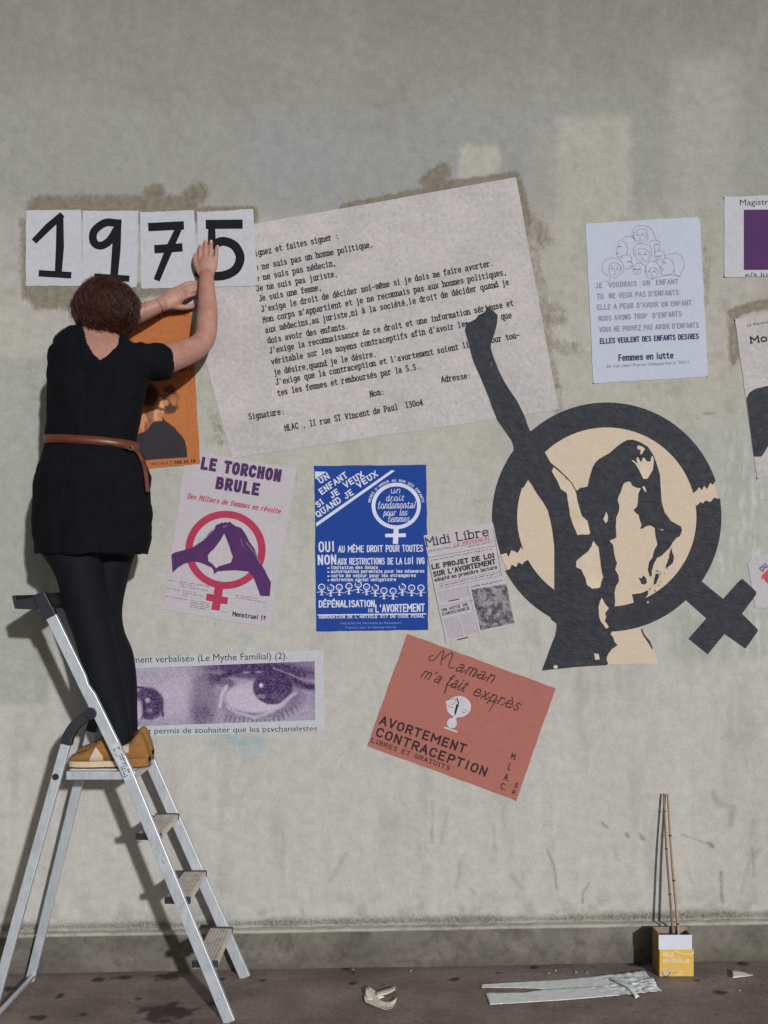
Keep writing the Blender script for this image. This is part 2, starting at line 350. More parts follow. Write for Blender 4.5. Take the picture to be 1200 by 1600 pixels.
def btxt(name, s, a, b, h, mat, parent, off, bold=0.0, shear=0.0, clip=None):
    cu = bpy.data.curves.new('t', 'FONT'); cu.body = s; cu.size = 1.0; cu.offset = bold; cu.shear = shear; cu.resolution_u = 3
    o = bpy.data.objects.new('t', cu); COL.objects.link(o)
    dg = bpy.context.evaluated_depsgraph_get(); dg.update(); me = bpy.data.meshes.new_from_object(o.evaluated_get(dg))
    bpy.data.objects.remove(o); bpy.data.curves.remove(cu); me.name = name
    n = len(me.vertices); co = np.zeros(n * 3); me.vertices.foreach_get('co', co); co = co.reshape(-1, 3)
    a = np.array(a, float); b = np.array(b, float); L = np.hypot(*(b - a)); u = (b - a) / L; v = np.array([u[1], -u[0]])
    x0 = co[:, 0].min(); sx = L / (co[:, 0].max() - x0); sy = h / 0.73
    q = a + np.outer((co[:, 0] - x0) * sx, u) + np.outer(co[:, 1] * sy, v)
    k = WD / F; out = np.stack([(q[:, 0] - 600) * k, np.full(n, WD - off), H - (q[:, 1] - 910) * k], 1)
    me.vertices.foreach_set('co', out.ravel())
    if clip:
        bm = bmesh.new(); bm.from_mesh(me)
        for (p0, p1) in clip:
            A = WP(p0, off); B = WP(p1, off); d = B - A; nn = Vector((-d.z, 0, d.x)).normalized()
            bmesh.ops.bisect_plane(bm, geom=bm.verts[:] + bm.edges[:] + bm.faces[:], plane_co=A, plane_no=nn, clear_inner=True)
        bm.to_mesh(me); bm.free()
    me.materials.clear(); me.materials.append(mat); me.update()
    o = bpy.data.objects.new(name, me); return finish(o, parent)
def sheet(name, q, mat, parent, off, th=0.0007, nx=10, ny=10, edge=0.5, seed=1):
    """a pasted sheet of paper: quadrilateral TL,TR,BR,BL with slightly uneven cut edges and real thickness"""
    rs = random.Random(seed); q = [np.array(p, float) for p in q]
    rim = []
    for i in range(4):
        a, b = q[i], q[(i + 1) % 4]; n = 14; d = b - a; nr = np.array([-d[1], d[0]]) / np.hypot(*d)
        for k in range(n): rim.append(a + d * k / n + (nr * rs.uniform(-edge, edge) if k else 0))
    m = len(rim); c = sum(q) / 4
    vs = [WP(p, off) for p in rim] + [WP(p, off - th) for p in rim] + [WP(c, off)]
    fs = [(k, 2 * m, (k + 1) % m) for k in range(m)] + [(k, (k + 1) % m, m + (k + 1) % m, m + k) for k in range(m)]
    o = mk(name, vs, fs, mat, parent)
    for i in range(4):     # corners that have come loose and stand a little off the wall
        if rs.random() < .55: continue
        p, a, b = q[i], q[i - 1], q[(i + 1) % 4]; L = rs.uniform(5, 10); ua = (a - p) / np.hypot(*(a - p)) * L; ub = (b - p) / np.hypot(*(b - p)) * L; g = []; m2 = 5
        for r1 in range(m2 + 1):
            for r2 in range(m2 + 1 - r1):
                t = 1 - (r1 + r2) / m2; g.append(WP(p + ua * r1 / m2 + ub * r2 / m2 - (ua + ub) * .03 * t, off + .0002 + .006 * t * t))
        idx = {}; c_ = 0
        for r1 in range(m2 + 1):
            for r2 in range(m2 + 1 - r1): idx[(r1, r2)] = c_; c_ += 1
        tf = []
        for r1 in range(m2):
            for r2 in range(m2 - r1):
                tf.append((idx[(r1, r2)], idx[(r1, r2 + 1)], idx[(r1 + 1, r2)]))
                if r1 + r2 < m2 - 1: tf.append((idx[(r1 + 1, r2)], idx[(r1, r2 + 1)], idx[(r1 + 1, r2 + 1)]))
        mk('loose_corner', g, tf, mat, parent, True)
    return o
def colgrid(name, q, nx, ny, fn, mat, parent, off):
    u, v = np.meshgrid(np.linspace(0, 1, nx), np.linspace(0, 1, ny)); q = [np.array(p, float) for p in q]
    X = (1 - v) * ((1 - u) * q[0][0] + u * q[1][0]) + v * ((1 - u) * q[3][0] + u * q[2][0])
    Y = (1 - v) * ((1 - u) * q[0][1] + u * q[1][1]) + v * ((1 - u) * q[3][1] + u * q[2][1])
    k = WD / F; vs = np.stack([(X - 600) * k, np.full(X.shape, WD - off), H - (Y - 910) * k], -1).reshape(-1, 3)
    fs = [(j * nx + i, (j + 1) * nx + i, (j + 1) * nx + i + 1, j * nx + i + 1) for j in range(ny - 1) for i in range(nx - 1)]
    o = mk(name, vs.tolist(), fs, mat, parent); setattr_col(o.data, 'paint', fn(X, Y).reshape(-1, 3)); return o
def cv(ox, oy, s): return lambda *a: (ox + a[0] / s, oy + a[1] / s) if len(a) == 2 else [(ox + p[0] / s, oy + p[1] / s) for p in a[0]]
def ell(cx, cy, rx, ry, n=48, a0=0, a1=360): return [(cx + rx * math.cos(math.radians(a0 + (a1 - a0) * i / n)), cy + ry * math.sin(math.radians(a0 + (a1 - a0) * i / n))) for i in range(n + (a1 - a0 < 360))]
def root_at(name, q, label, cat='poster', group=None):
    x = sum(p[0] for p in q) / len(q); y = max(p[1] for p in q); return thing(name, label, cat, WP((x, y), 0), group)

# ================================================================== the wall and the pavement
def poly_dist(X, Y, pts):
    """distance in pixels to a polyline"""
    d = np.full(X.shape, 1e9)
    for a, b in zip(pts, pts[1:]):
        ax, ay = a; bx, by = b; L = (bx - ax) ** 2 + (by - ay) ** 2 + 1e-9
        t = np.clip(((X - ax) * (bx - ax) + (Y - ay) * (by - ay)) / L, 0, 1)
        d = np.minimum(d, np.hypot(X - ax - t * (bx - ax), Y - ay - t * (by - ay)))
    return d
def rectm(X, Y, x0, y0, x1, y1, s=6):
    return sst(-s, s, X - x0) * sst(-s, s, x1 - X) * sst(-s, s, Y - y0) * sst(-s, s, y1 - Y)
def plinth_top(px): return 1456 - 0.0175 * px
xs = np.concatenate([np.linspace(-2600, -60, 40)[:-1], np.linspace(-60, 1300, 455), np.linspace(1300, 3800, 40)[1:]])
ys = np.concatenate([np.linspace(-1500, -40, 24)[:-1], np.linspace(-40, 1470, 505), [1530, 1640]])
X, Y = np.meshgrid(xs, ys)
wx = X + 60 * (fbm(X, Y, 160, 4, 1) - 0.5); wy = Y + 60 * (fbm(X, Y, 160, 4, 2) - 0.5)
tx = X + 14 * (fbm(X, Y, 14, 3, 5) - 0.5); ty = Y + 14 * (fbm(X, Y, 14, 3, 6) - 0.5)
def C3(h): return np.array(rgb(h)[:3])
col = np.ones(X.shape + (3,)) * C3('#b0aea5')
def lay(mask, hexc, a=1.0):
    global col
    m = (mask * a)[..., None]; col = col * (1 - m) + C3(hexc) * m
n1 = fbm(X, Y, 220, 5, 11); n2 = fbm(X, Y, 60, 5, 12); nf = fbm(X, Y, 18, 4, 13)
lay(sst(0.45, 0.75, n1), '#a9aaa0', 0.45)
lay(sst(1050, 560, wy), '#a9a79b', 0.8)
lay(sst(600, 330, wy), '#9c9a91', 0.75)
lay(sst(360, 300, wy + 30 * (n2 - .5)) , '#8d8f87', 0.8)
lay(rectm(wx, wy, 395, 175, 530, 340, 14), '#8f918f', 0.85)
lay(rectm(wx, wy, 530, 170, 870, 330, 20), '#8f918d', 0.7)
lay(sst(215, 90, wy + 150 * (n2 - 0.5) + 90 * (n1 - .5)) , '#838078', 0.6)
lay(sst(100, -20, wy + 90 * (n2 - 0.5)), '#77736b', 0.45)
lay(rectm(tx, ty, 868, 182, 985, 460, 10), '#a6a498', 0.9)
lay(rectm(tx, wy, 1045, 90, 1150, 470, 22), '#a3a196', 0.6)
lay(rectm(tx, ty, 718, 228, 781, 290, 4), '#a8a699', 0.9)
lay(rectm(tx, ty, 830, 195, 872, 330, 10), '#9b988c', 0.6)
lay(rectm(tx, ty, -60, 556, 76, 1100, 6), '#979b90', 0.7)  # greener paint low on the left, with a dim cast shadow painted in
lay(rectm(tx, ty, 300, 560, 345, 700, 10), '#a5a89a', 0.6)
lay(rectm(tx, ty, 870, 548, 1140, 562, 5), '#908e80', 0.35)
lay(rectm(tx, ty, 870, 562, 1180, 655, 12), '#a6a497', 0.6)
lay(rectm(wx, wy, 1030, 655, 1200, 1020, 10), '#a2a69b', 0.85)
lay(rectm(tx, wy, 230, 715, 500, 830, 16), '#a2a498', 0.5)
# roller streaks beside the symbol
stv = fbm(X * 1.0, Y * 0.12, 7, 4, 21)
lay(rectm(wx, wy, 1120, 660, 1200, 1010, 12) * sst(0.58, 0.75, stv), '#bdbfb5', 0.7)
lay(rectm(wx, wy, 1010, 900, 1200, 1240, 40) * sst(0.5, 0.8, stv), '#b4b5aa', 0.45)
stl = fbm(X * 1.0, Y * 0.05, 26, 4, 23)
lay(sst(0.55, 0.8, stl) * sst(1000, 1250, Y), '#bab8ad', 0.45)
lay(sst(0.57, 0.8, fbm(X, Y * 0.25, 40, 5, 25)), '#918f82', 0.35)
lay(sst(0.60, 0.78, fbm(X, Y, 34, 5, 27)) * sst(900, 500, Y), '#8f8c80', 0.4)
col = col * np.array([0.985, 1.0, 1.085])
# rubbed dark marks and vertical run marks
scr = [([(675, 1252), (676, 1317)], 2.2, .5), ([(700, 1262), (690, 1318)], 2.5, .3), ([(771, 1290), (773, 1345)], 3, .25), ([(856, 1328), (866, 1352), (871, 1390)], 1.8, .7), ([(921, 1381), (912, 1394), (911, 1410)], 1.6, .8),
 ([(1127, 1363), (1127, 1385), (1129, 1410)], 2.6, .85), ([(1177, 1325), (1178, 1370)], 2.0, .5), ([(1190, 1326), (1168, 1352), (1158, 1396)], 2.2, .4), ([(1115, 1238), (1122, 1255), (1146, 1262), (1142, 1288)], 4.5, .45), ([(800, 1368), (815, 1389)], 3, .5), ([(1066, 1304), (1112, 1321)], 1.3, .7),
 ([(1107, 1318), (1114, 1322)], 2.4, 1.2), ([(517, 1375), (541, 1334)], 3, .35), ([(713, 1387), (720, 1349)], 2.6, .4), ([(735, 1388), (742, 1397)], 2, .5), ([(940, 1286), (948, 1293)], 2.5, .9), ([(1000, 1306), (1005, 1310)], 3.5, 1.0), ([(980, 1304), (982, 1308)], 2.0, .9),
 ([(1075, 1360), (1085, 1390), (1090, 1410)], 2, .4), ([(1100, 1400), (1115, 1390)], 2, .4), ([(960, 1330), (966, 1345)], 2, .4), ([(1100, 646), (1118, 645)], 1.4, .8), ([(1085, 650), (1092, 655)], 1.5, .6), ([(645, 1430), (646, 1440)], 3, .7), ([(770, 1100), (771, 1140)], 2, .3),
 ([(500, 1340), (512, 1352)], 2, .3), ([(470, 1420), (478, 1435)], 3, .4), ([(250, 700), (262, 742)], 3, .3), ([(585, 1350), (590, 1380)], 2, .3), ([(1040, 1350), (1035, 1372)], 2, .3)]
rs = np.random.RandomState(5)
for k in range(46):
    x, y = rs.uniform(-20, 1220), rs.uniform(1000, 1440) if k < 48 else rs.uniform(0, 1000); l = rs.uniform(1, 14); an = rs.uniform(-.5, .5) + (1.57 if rs.rand() < .7 else 0)
    scr.append(([(x, y), (x + l * math.cos(an), y + l * math.sin(an))], rs.uniform(.9, 1.6), rs.uniform(.08, .35)))
dirt = np.zeros(X.shape)
for pl, w, a in scr:
    dirt = np.maximum(dirt, .62 * a * sst(w * 1.9, w * 0.2, poly_dist(X + 4 * (nf - .5), Y, pl)) * (0.5 + nf))
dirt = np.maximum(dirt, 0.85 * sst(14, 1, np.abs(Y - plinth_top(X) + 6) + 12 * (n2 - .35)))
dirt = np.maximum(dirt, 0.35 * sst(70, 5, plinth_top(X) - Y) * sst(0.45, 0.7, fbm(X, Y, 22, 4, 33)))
# damp paste stains round the sheets: mask, its ragged edge comes from the material
st = np.zeros(X.shape)
def stain(m, a=1.0):
    global st; st = np.maximum(st, m * a)
stain(rectm(X, Y, 42, 304, 312, 350, 14)); stain(rectm(X, Y, 300, 322, 404, 350, 9)); stain(rectm(X, Y, 30, 336, 60, 470, 12), .85); stain(rectm(X, Y, 44, 440, 118, 484, 14)); stain(rectm(X, Y, 110, 440, 400, 466, 10), .85)
stain(sst(26, 4, poly_dist(X, Y, [(235, 305), (245, 300)])), .9); stain(sst(30, 4, poly_dist(X, Y, [(300, 305), (310, 300)])), .9)
stain(sst(17, 2, poly_dist(X, Y, [(540, 326), (650, 304), (690, 292), (806, 276)])), .95); stain(sst(26, 4, poly_dist(X, Y, [(670, 284), (692, 268)])), .95); stain(sst(17, 3, poly_dist(X, Y, [(806, 276), (824, 345)])), .8); stain(sst(20, 3, poly_dist(X, Y, [(824, 345), (848, 470), (873, 640)])), .55)
stain(sst(34, 6, poly_dist(X, Y, [(838, 350), (846, 372)])), .6); stain(sst(36, 6, poly_dist(X, Y, [(850, 488), (872, 492)])), .55); stain(sst(26, 6, poly_dist(X, Y, [(862, 540), (900, 546)])), .5)
stain(sst(16, 2, poly_dist(X, Y, [(1152, 486), (1180, 478), (1240, 470)])), .95); stain(sst(20, 3, poly_dist(X, Y, [(1146, 490), (1148, 560)])), .75); stain(rectm(X, Y, 1095, 520, 1150, 530, 12), .5)
stain(sst(20, 3, poly_dist(X, Y, [(330, 640), (346, 690)])), .5); stain(rectm(X, Y, 1093, 380, 1112, 480, 12), .55)
blue = np.maximum(rectm(wx, ty, 320, 1150, 445, 1166, 9) * sst(.4, .65, nf), rectm(wx, ty, 360, 1168, 425, 1180, 7) * 0.5); blue = np.maximum(blue, 0.5 * sst(10, 2, poly_dist(tx, ty, [(380, 1012), (388, 995)])))
lay(blue, '#7a9fb2', 0.55)
a = N('wall_render')
base = a.attr('paint').outputs['Color']; msk = a.n('ShaderNodeSeparateColor'); a.set(msk.inputs[0], a.attr('mask').outputs['Color'])
fine = a.ramp(a.noise(20, 9, 0.76), 0.28, 0.72, 0.84, 1.13); speck = a.math('MULTIPLY', a.ramp(a.noise(120, 6, 0.8), 0.3, 0.7, 0.92, 1.07), a.ramp(a.noise(420, 3, 0.7), 0.3, 0.7, 0.93, 1.06))
c = a.mix(1.0, base, a.gray(fine), 'MULTIPLY'); c = a.mix(1.0, c, a.gray(speck), 'MULTIPLY')
pits = a.ramp(a.noise(95, 6, 0.8), 0.66, 0.74); c = a.mix(a.math('MULTIPLY', pits, 0.35), c, rgb('#6d685c'))
sm = a.math('ADD', msk.outputs[0], a.math('MULTIPLY', a.math('SUBTRACT', a.noise(34, 9, 0.78, (1, 1, .7)), 0.5), 1.7))
sm = a.math('MULTIPLY', a.ramp(sm, 0.36, 0.74), a.ramp(msk.outputs[0], 0.02, 0.25))
vo = a.n('ShaderNodeTexVoronoi', feature='DISTANCE_TO_EDGE'); wv = a.n('ShaderNodeVectorMath', operation='ADD'); nz = a.n('ShaderNodeTexNoise'); a.set(nz.inputs['Vector'], a.pos()); nz.inputs['Scale'].default_value = 5; nz.inputs['Detail'].default_value = 6; a.set(wv.inputs[0], a.pos()); sc2 = a.n('ShaderNodeVectorMath', operation='SCALE'); a.set(sc2.inputs[0], nz.outputs['Color']); sc2.inputs['Scale'].default_value = .55; a.set(wv.inputs[1], sc2.outputs[0]); a.set(vo.inputs['Vector'], wv.outputs[0]); vo.inputs['Scale'].default_value = 1.3
crk = a.math('MULTIPLY', a.ramp(vo.outputs['Distance'], .004, .0015), a.ramp(a.noise(2.2, 4, .6), .54, .62)); c = a.mix(a.math('MULTIPLY', crk, .22), c, rgb('#6a675d'))
stc = a.mix(a.ramp(a.noise(40, 4, 0.6), 0.35, 0.7), rgb('#635c4f'), rgb('#7d7667')); c = a.mix(a.math('MULTIPLY', sm, 0.8), c, stc)
dm = a.math('MULTIPLY', msk.outputs[1], a.ramp(a.noise(90, 5, 0.7), 0.25, 0.65, 0.25, 1.25)); c = a.mix(dm, c, rgb('#57544b'))
bh = a.math('ADD', a.math('MULTIPLY', a.noise(18, 6, 0.6), 2.2), a.math('ADD', a.noise(120, 5, 0.65), a.math('MULTIPLY', pits, -0.6)))
M_WALL = a.out(c, 0.9, 0, bh, 0.5, 0.004, 0.2)
wall = thing('wall', 'long plastered wall of patchy grey-green paint covered with pasted posters', 'wall', (0, WD, 0.02))
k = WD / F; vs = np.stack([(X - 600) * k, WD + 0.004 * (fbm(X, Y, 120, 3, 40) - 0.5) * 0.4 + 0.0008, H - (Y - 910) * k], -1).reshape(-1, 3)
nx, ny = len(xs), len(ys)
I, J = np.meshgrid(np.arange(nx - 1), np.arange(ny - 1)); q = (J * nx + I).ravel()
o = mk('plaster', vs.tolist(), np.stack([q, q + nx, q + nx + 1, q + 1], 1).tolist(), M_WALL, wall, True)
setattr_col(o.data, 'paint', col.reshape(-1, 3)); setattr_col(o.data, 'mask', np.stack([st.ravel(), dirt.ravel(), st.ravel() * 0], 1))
vs = []; fs = []; box(vs, fs, (-8.2, WD + 0.02, -0.3), (8.2, WD + 0.3, 7.7)); mk('masonry_core', vs, fs, simple('masonry', '#8a877c', 0.9), wall)
# plinth: a real step at the foot of the wall, its top edge rounded and chipped
a = N('plinth_concrete'); n = a.noise(3.5, 6, 0.65, (1, 1, 1.4)); c = a.mix(a.ramp(n, 0.35, 0.65), rgb('#5c5954'), rgb('#7b7872'))
c = a.mix(a.ramp(a.noise(14, 7, 0.7), 0.45, 0.75), c, rgb('#4a463f')); c = a.mix(a.math('MULTIPLY', a.ramp(a.noise(9, 5, 0.7, (1, 1, .35)), 0.55, 0.75), 0.5), c, rgb('#8a867b'))
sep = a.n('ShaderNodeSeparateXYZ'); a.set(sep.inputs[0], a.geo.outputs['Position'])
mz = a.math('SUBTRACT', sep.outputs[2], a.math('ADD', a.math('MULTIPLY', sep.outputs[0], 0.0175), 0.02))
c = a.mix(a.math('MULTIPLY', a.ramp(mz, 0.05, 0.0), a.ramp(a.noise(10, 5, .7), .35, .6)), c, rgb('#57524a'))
c = a.mix(a.math('MULTIPLY', a.ramp(mz, 0.140, 0.147), a.ramp(a.noise(8, 6, .75), .2, .5)), c, rgb('#b2afa4'))  # pale rim: light caught by the top edge, painted into the colour
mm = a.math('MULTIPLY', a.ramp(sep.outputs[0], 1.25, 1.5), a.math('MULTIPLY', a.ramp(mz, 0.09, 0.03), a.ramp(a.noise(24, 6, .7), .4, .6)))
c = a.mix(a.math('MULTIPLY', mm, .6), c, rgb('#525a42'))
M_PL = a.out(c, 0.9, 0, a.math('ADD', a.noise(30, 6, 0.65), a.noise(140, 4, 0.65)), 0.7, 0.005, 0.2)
px_ = np.concatenate([np.linspace(-8, -1.7, 20)[:-1], np.linspace(-1.7, 1.7, 260), np.linspace(1.7, 8, 20)[1:]])
prof = [(0.0, -0.06), (0.0, 0.0), (0.0, 0.06), (0.0, 0.12), (0.002, 0.138), (0.008, 0.148), (0.018, 0.151), (0.05, 0.153)]
vs = []; fs = []; m = len(prof)
for i, x in enumerate(px_):
    for j, (dy, dz) in enumerate(prof):
        w = float(fbm(x * 100, dz * 100 + 3, 9, 4, 50)) - .5; w2 = float(fbm(x * 100, j, 3.0, 3, 52)) - .5
        vs.append((x, WD - 0.042 + dy + w * 0.008, ground_z(x) + dz + (w2 * 0.007 if dz > 0.13 else 0)))
for i in range(len(px_) - 1):
    for j in range(m - 1): fs.append((i * m + j, (i + 1) * m + j, (i + 1) * m + j + 1, i * m + j + 1))
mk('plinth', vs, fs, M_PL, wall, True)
# pavement
gx = np.concatenate([np.linspace(-60, -1.9, 30)[:-1], np.linspace(-1.9, 1.9, 420), np.linspace(1.9, 60, 30)[1:]])
gy = np.concatenate([np.linspace(-60, 3.2, 30)[:-1], np.linspace(3.2, 3.99, 110)])
GX, GY = np.meshgrid(gx, gy); GZ = 0.02 + 0.0175 * GX + 0.003 * (fbm(GX * 100, GY * 100, 25, 4, 60) - .5)
wet = np.zeros(GX.shape)
def gpt(px, py): p = GP(px, py); return p.x, p.y
for px, py, rx, rz in [(262, 1582, 40, 13), (150, 1532, 10, 4), (190, 1528, 16, 3), (265, 1526, 22, 6), (95, 1556, 8, 4), (15, 1545, 10, 4), (540, 1514, 6, 2.5), (551, 1537, 7, 3), (778, 1520, 5, 2.5), (833, 1512, 8, 3), (711, 1530, 8, 3), (995, 1507, 12, 4), (1126, 1551, 8, 3), (1087, 1532, 5, 2.5), (1160, 1506, 8, 3), (550, 1537, 6, 2), (345, 1530, 8, 3), (410, 1532, 6, 2), (215, 1560, 7, 3), (60, 1590, 12, 4), (330, 1568, 10, 4), (130, 1585, 6, 3)]:
    x, y = gpt(px, py); sx = rx * 3.8 / F; x2, y2 = gpt(px, py - rz); sy = max(y2 - y, 0.01)
    wv = 1.9 * (fbm(GX * 100, GY * 100, 2.6, 4, 61) - .5); wet = np.maximum(wet, sst(1.25, 0.6, np.hypot((GX - x) / sx, (GY - y) / sy) + wv))
I, J = np.meshgrid(np.arange(len(gx) - 1), np.arange(len(gy) - 1)); q = (J * len(gx) + I).ravel(); nxx = len(gx)
a = N('pavement_asphalt'); c = a.mix(a.ramp(a.noise(5, 6, .6), .35, .65), rgb('#7b6d67'), rgb('#958680'))
c = a.mix(1.0, c, a.gray(a.ramp(a.noise(75, 6, .85), .3, .7, .58, 1.42)), 'MULTIPLY'); c = a.mix(a.math('MULTIPLY', a.ramp(a.noise(200, 4, .8), .55, .70), .55), c, rgb('#b3a59a')); c = a.mix(a.math('MULTIPLY', a.ramp(a.noise(150, 5, .8), .54, .66), .7), c, rgb('#3c3430')); c = a.mix(a.math('MULTIPLY', a.ramp(a.noise(1.8, 6, .65, (1, 3, 1)), .45, .65), .4), c, rgb('#5c4c47'))
c = a.mix(a.math('MULTIPLY', a.ramp(a.noise(20, 5, .75), .60, .68), .55), c, rgb('#3b2f2b'))
sp = a.attr('mask'); c = a.mix(a.math('MULTIPLY', sp.outputs['Fac'], 0.85), c, rgb('#2e2422'))
M_GR = a.out(c, a.math('SUBTRACT', 0.85, a.math('MULTIPLY', sp.outputs['Fac'], 0.3)), 0, a.math('ADD', a.noise(260, 3, .7), a.noise(60, 4, .6)), 0.6, 0.004, 0.3)
o = mk('pavement', np.stack([GX, GY, GZ], -1).reshape(-1, 3).tolist(), np.stack([q, q + 1, q + nxx + 1, q + nxx], 1).tolist(), M_GR, None, True)
o['kind'] = 'structure'; setattr_col(o.data, 'mask', np.repeat(wet.reshape(-1, 1), 3, 1))

# ================================================================== posters
PW = paper('paper_white', '#b3b8c3', .12, .5); PL = paper('paper_letter', '#b9b6b9', .26, .7, '#98969c'); PB = paper('paper_pale_blue', '#b2b9cc', .08, .4, '#9fa5b4'); PT = paper('paper_newsprint', '#b1adb6', .10, .45, '#a09ca6')
PO = paper('paper_orange', '#ad6c41', .14, .5, '#99582f'); PR = paper('paper_brick_red', '#9f665e', .10, .35, '#935850'); PBL = paper('paper_blue', '#1c3e8e', .06, .3, '#264586'); PC = paper('paper_cream', '#c3b5a3', .07, .7, '#b3a796')
KI = ink('black_brush_paint', '#0c0f15', .03); KT = ink('typewriter_ink', '#2c292b', .03); KB = ink('black_poster_ink', '#252833', .16, '#6d707c', True); KW = ink('white_ink', '#c3cade', .02, '#6f83b5')
KP = ink('purple_ink', '#4a2a5c', .05); KR = ink('crimson_ink', '#a23352', .05); KN = ink('navy_ink', '#2b3358', .03); KG = ink('grey_blue_ink', '#7c809a', .04); KC = ink('cream_ink', '#c3b5a3', .05, '#a99a88'); KM = ink('dark_brown_ink', '#37211f', .04, '#8f5048')
KD = ink('brown_black_ink', '#2b2628', .03, '#6a4a3a'); AM = attrmat('halftone_print'); KH = ink('halftone_grey', '#8d8791', .1)
# ---- the year in four sheets
Z = cv(0, 280, 2.727)
def num(q, label, strokes, off):
    q = Z(q); t = root_at('numeral_sheet', q, label, 'sheet', 'sheets spelling out the year'); sheet('paper', q, PW, t, off, seed=int(q[0][0]))
    acc = []
    for pl, cur, w in strokes: acc.append((Z(spline(pl, 6) if cur else pl), w * 1.12 / 2.727))
    ribbons('numeral', acc, KI, t, off + 0.0004)
num([(112, 133), (347, 130), (350, 455), (110, 455)], 'white sheet painted with a black 1, leftmost sheet of the year', [([(155, 256), (205, 205), (256, 160)], 0, 28), ([(256, 168), (256, 290), (249, 398)], 0, 31), ([(178, 402), (292, 409)], 0, 25)], .0012)
num([(352, 135), (590, 135), (583, 462), (350, 455)], 'white sheet painted with a black 9, directly above the woman\'s hair', [([(503, 190), (450, 186), (402, 222), (400, 268), (430, 284), (468, 262), (498, 214)], 1, 30), ([(502, 188), (496, 300), (486, 420)], 0, 33), ([(414, 416), (540, 424)], 0, 24)], .0016)
num([(597, 142), (828, 132), (837, 462), (603, 467)], 'white sheet painted with a black crossed 7, between the 9 and the 5', [([(648, 204), (768, 198)], 0, 32), ([(764, 205), (725, 290), (673, 418)], 0, 29), ([(674, 298), (762, 292)], 0, 32)], .0012)
num([(840, 142), (1078, 128), (1100, 455), (848, 462)], 'white sheet painted with a black 5 under the woman\'s raised hand', [([(1017, 193), (895, 194)], 0, 35), ([(903, 200), (903, 262), (905, 284)], 0, 30), ([(905, 284), (950, 266), (1000, 285), (1024, 335), (1005, 385), (960, 410), (905, 414), (850, 400)], 1, 34)], .0034)
# ---- typed letter
LQ = [(270, 373), (806, 277), (873, 640), (362, 716)]
t = root_at('letter_poster', LQ, 'large tilted grey poster of a typewritten letter, beneath the black fist'); sheet('paper', LQ, PL, t, .0010, edge=.4, seed=4)
A = cv(340, 270, 3.557); B2 = cv(600, 270, 3.557)
lines = [("Signez et faites signer :", (393, 401.5), A(675, 365)), ("Je ne suis pas un homme politique,", (394, 424), A(865, 410)), ("Je ne suis pas médecin,", (395, 440.5), A(660, 515)), ("Je ne suis pas juriste,", A(218, 660), A(668, 575)),
 ("Je suis une femme,", A(232, 715), A(580, 650)), ("J'exige le droit de décider moi-même si je dois me faire avorter.", A(245, 775), B2(610, 515)), ("Mon corps m'appartient et je ne reconnais pas aux hommes politiques,", A(255, 832), B2(683, 565)),
 ("aux médecins,au juriste,ni à la société,le droit de décider quand je", A(268, 890), B2(695, 622)), ("dois avoir des enfants.", A(280, 948), A(728, 865)), ("J'exige la reconnaissance de ce droit et une information sérieuse et", A(290, 1005), B2(720, 738)),
 ("véritable sur les moyens contraceptifs afin d'avoir les enfants que", A(300, 1065), B2(710, 805)), ("je désire,quand je le désire.", A(315, 1125), A(882, 1020)), ("J'exige que la contraception et l'avortement soient libres pour tou-", A(325, 1180), B2(755, 915)),
 ("tes les femmes et remboursés par la S.S.", A(335, 1240), B2(200, 1090)), ("Nom:", A(848, 1245), A(928, 1230)), ("Adresse:", B2(320, 1165), B2(485, 1140)), ("Signature:", A(175, 1372), A(372, 1340)), ("MLAC , II rue ST Vincent de Paul  I3Oo4", A(375, 1435), B2(217, 1290))]
for s, p0, p1 in lines:
    acc = []; txt(acc, s, p0, p1, 8.9, 1.7, slab=1.65, jit=.3); ribbons('text_line', acc, KT, t, .0014)
# ---- symbol with raised fist
SY = thing('symbol_cutout', 'black and cream paper cut-out of a woman raising her fist inside a female symbol', 'cut-out', WP((948, 1045), 0))
R1, R0, CX, CY = 179, 140, 948, 808
def circ(r, a0, a1, n=60): return [(CX + r * math.cos(math.radians(a0 + (a1 - a0) * i / n)), CY + r * math.sin(math.radians(a0 + (a1 - a0) * i / n))) for i in range(n + 1)]
polyfill('backing_paper', [ell(CX, CY, 176, 176, 90)], PC, SY, .0018)
S1 = cv(720, 470, 2.5)
polyfill('ring', [circ(R1, -18.5, -197, 80) + [(777, 868)] + S1([(178, 985), (186, 1000), (197, 975), (210, 978), (222, 985), (235, 962)]) + circ(R0, -202, -15.5, 80)[0:] + S1([(920, 742), (930, 728), (941, 740), (950, 722), (962, 736), (973, 712), (985, 718), (995, 700)]),
  S1([(178, 1052), (192, 1048), (198, 1030), (216, 1040), (225, 1022), (240, 1030), (250, 1018), (262, 1012)]) + circ(R0, 151, -8, 80) + S1([(922, 800), (935, 786), (945, 792), (955, 780), (975, 786), (990, 768), (1003, 774)]) + circ(R1, -9.5, 152, 80)], KB, SY, .0024)
AR = cv(715, 470, 6.156); ZA = cv(860, 680, 5.0); ZB = cv(820, 860, 5.0)
def rough(pts, amp, seed=1, closed=True):
    rs = random.Random(seed); out = []
    for a, b in zip(pts, pts[1:] + (pts[:1] if closed else [])):
        d = math.hypot(b[0] - a[0], b[1] - a[1]); n = max(1, int(d / 3.5))
        for k in range(n):
            f = k / n; nn = ((a[1] - b[1]) / (d + 1e-6), (b[0] - a[0]) / (d + 1e-6)); r = rs.uniform(-amp, amp) if k or amp > .9 else 0
            out.append((a[0] + (b[0] - a[0]) * f + nn[0] * r, a[1] + (b[1] - a[1]) * f + nn[1] * r))
    return out
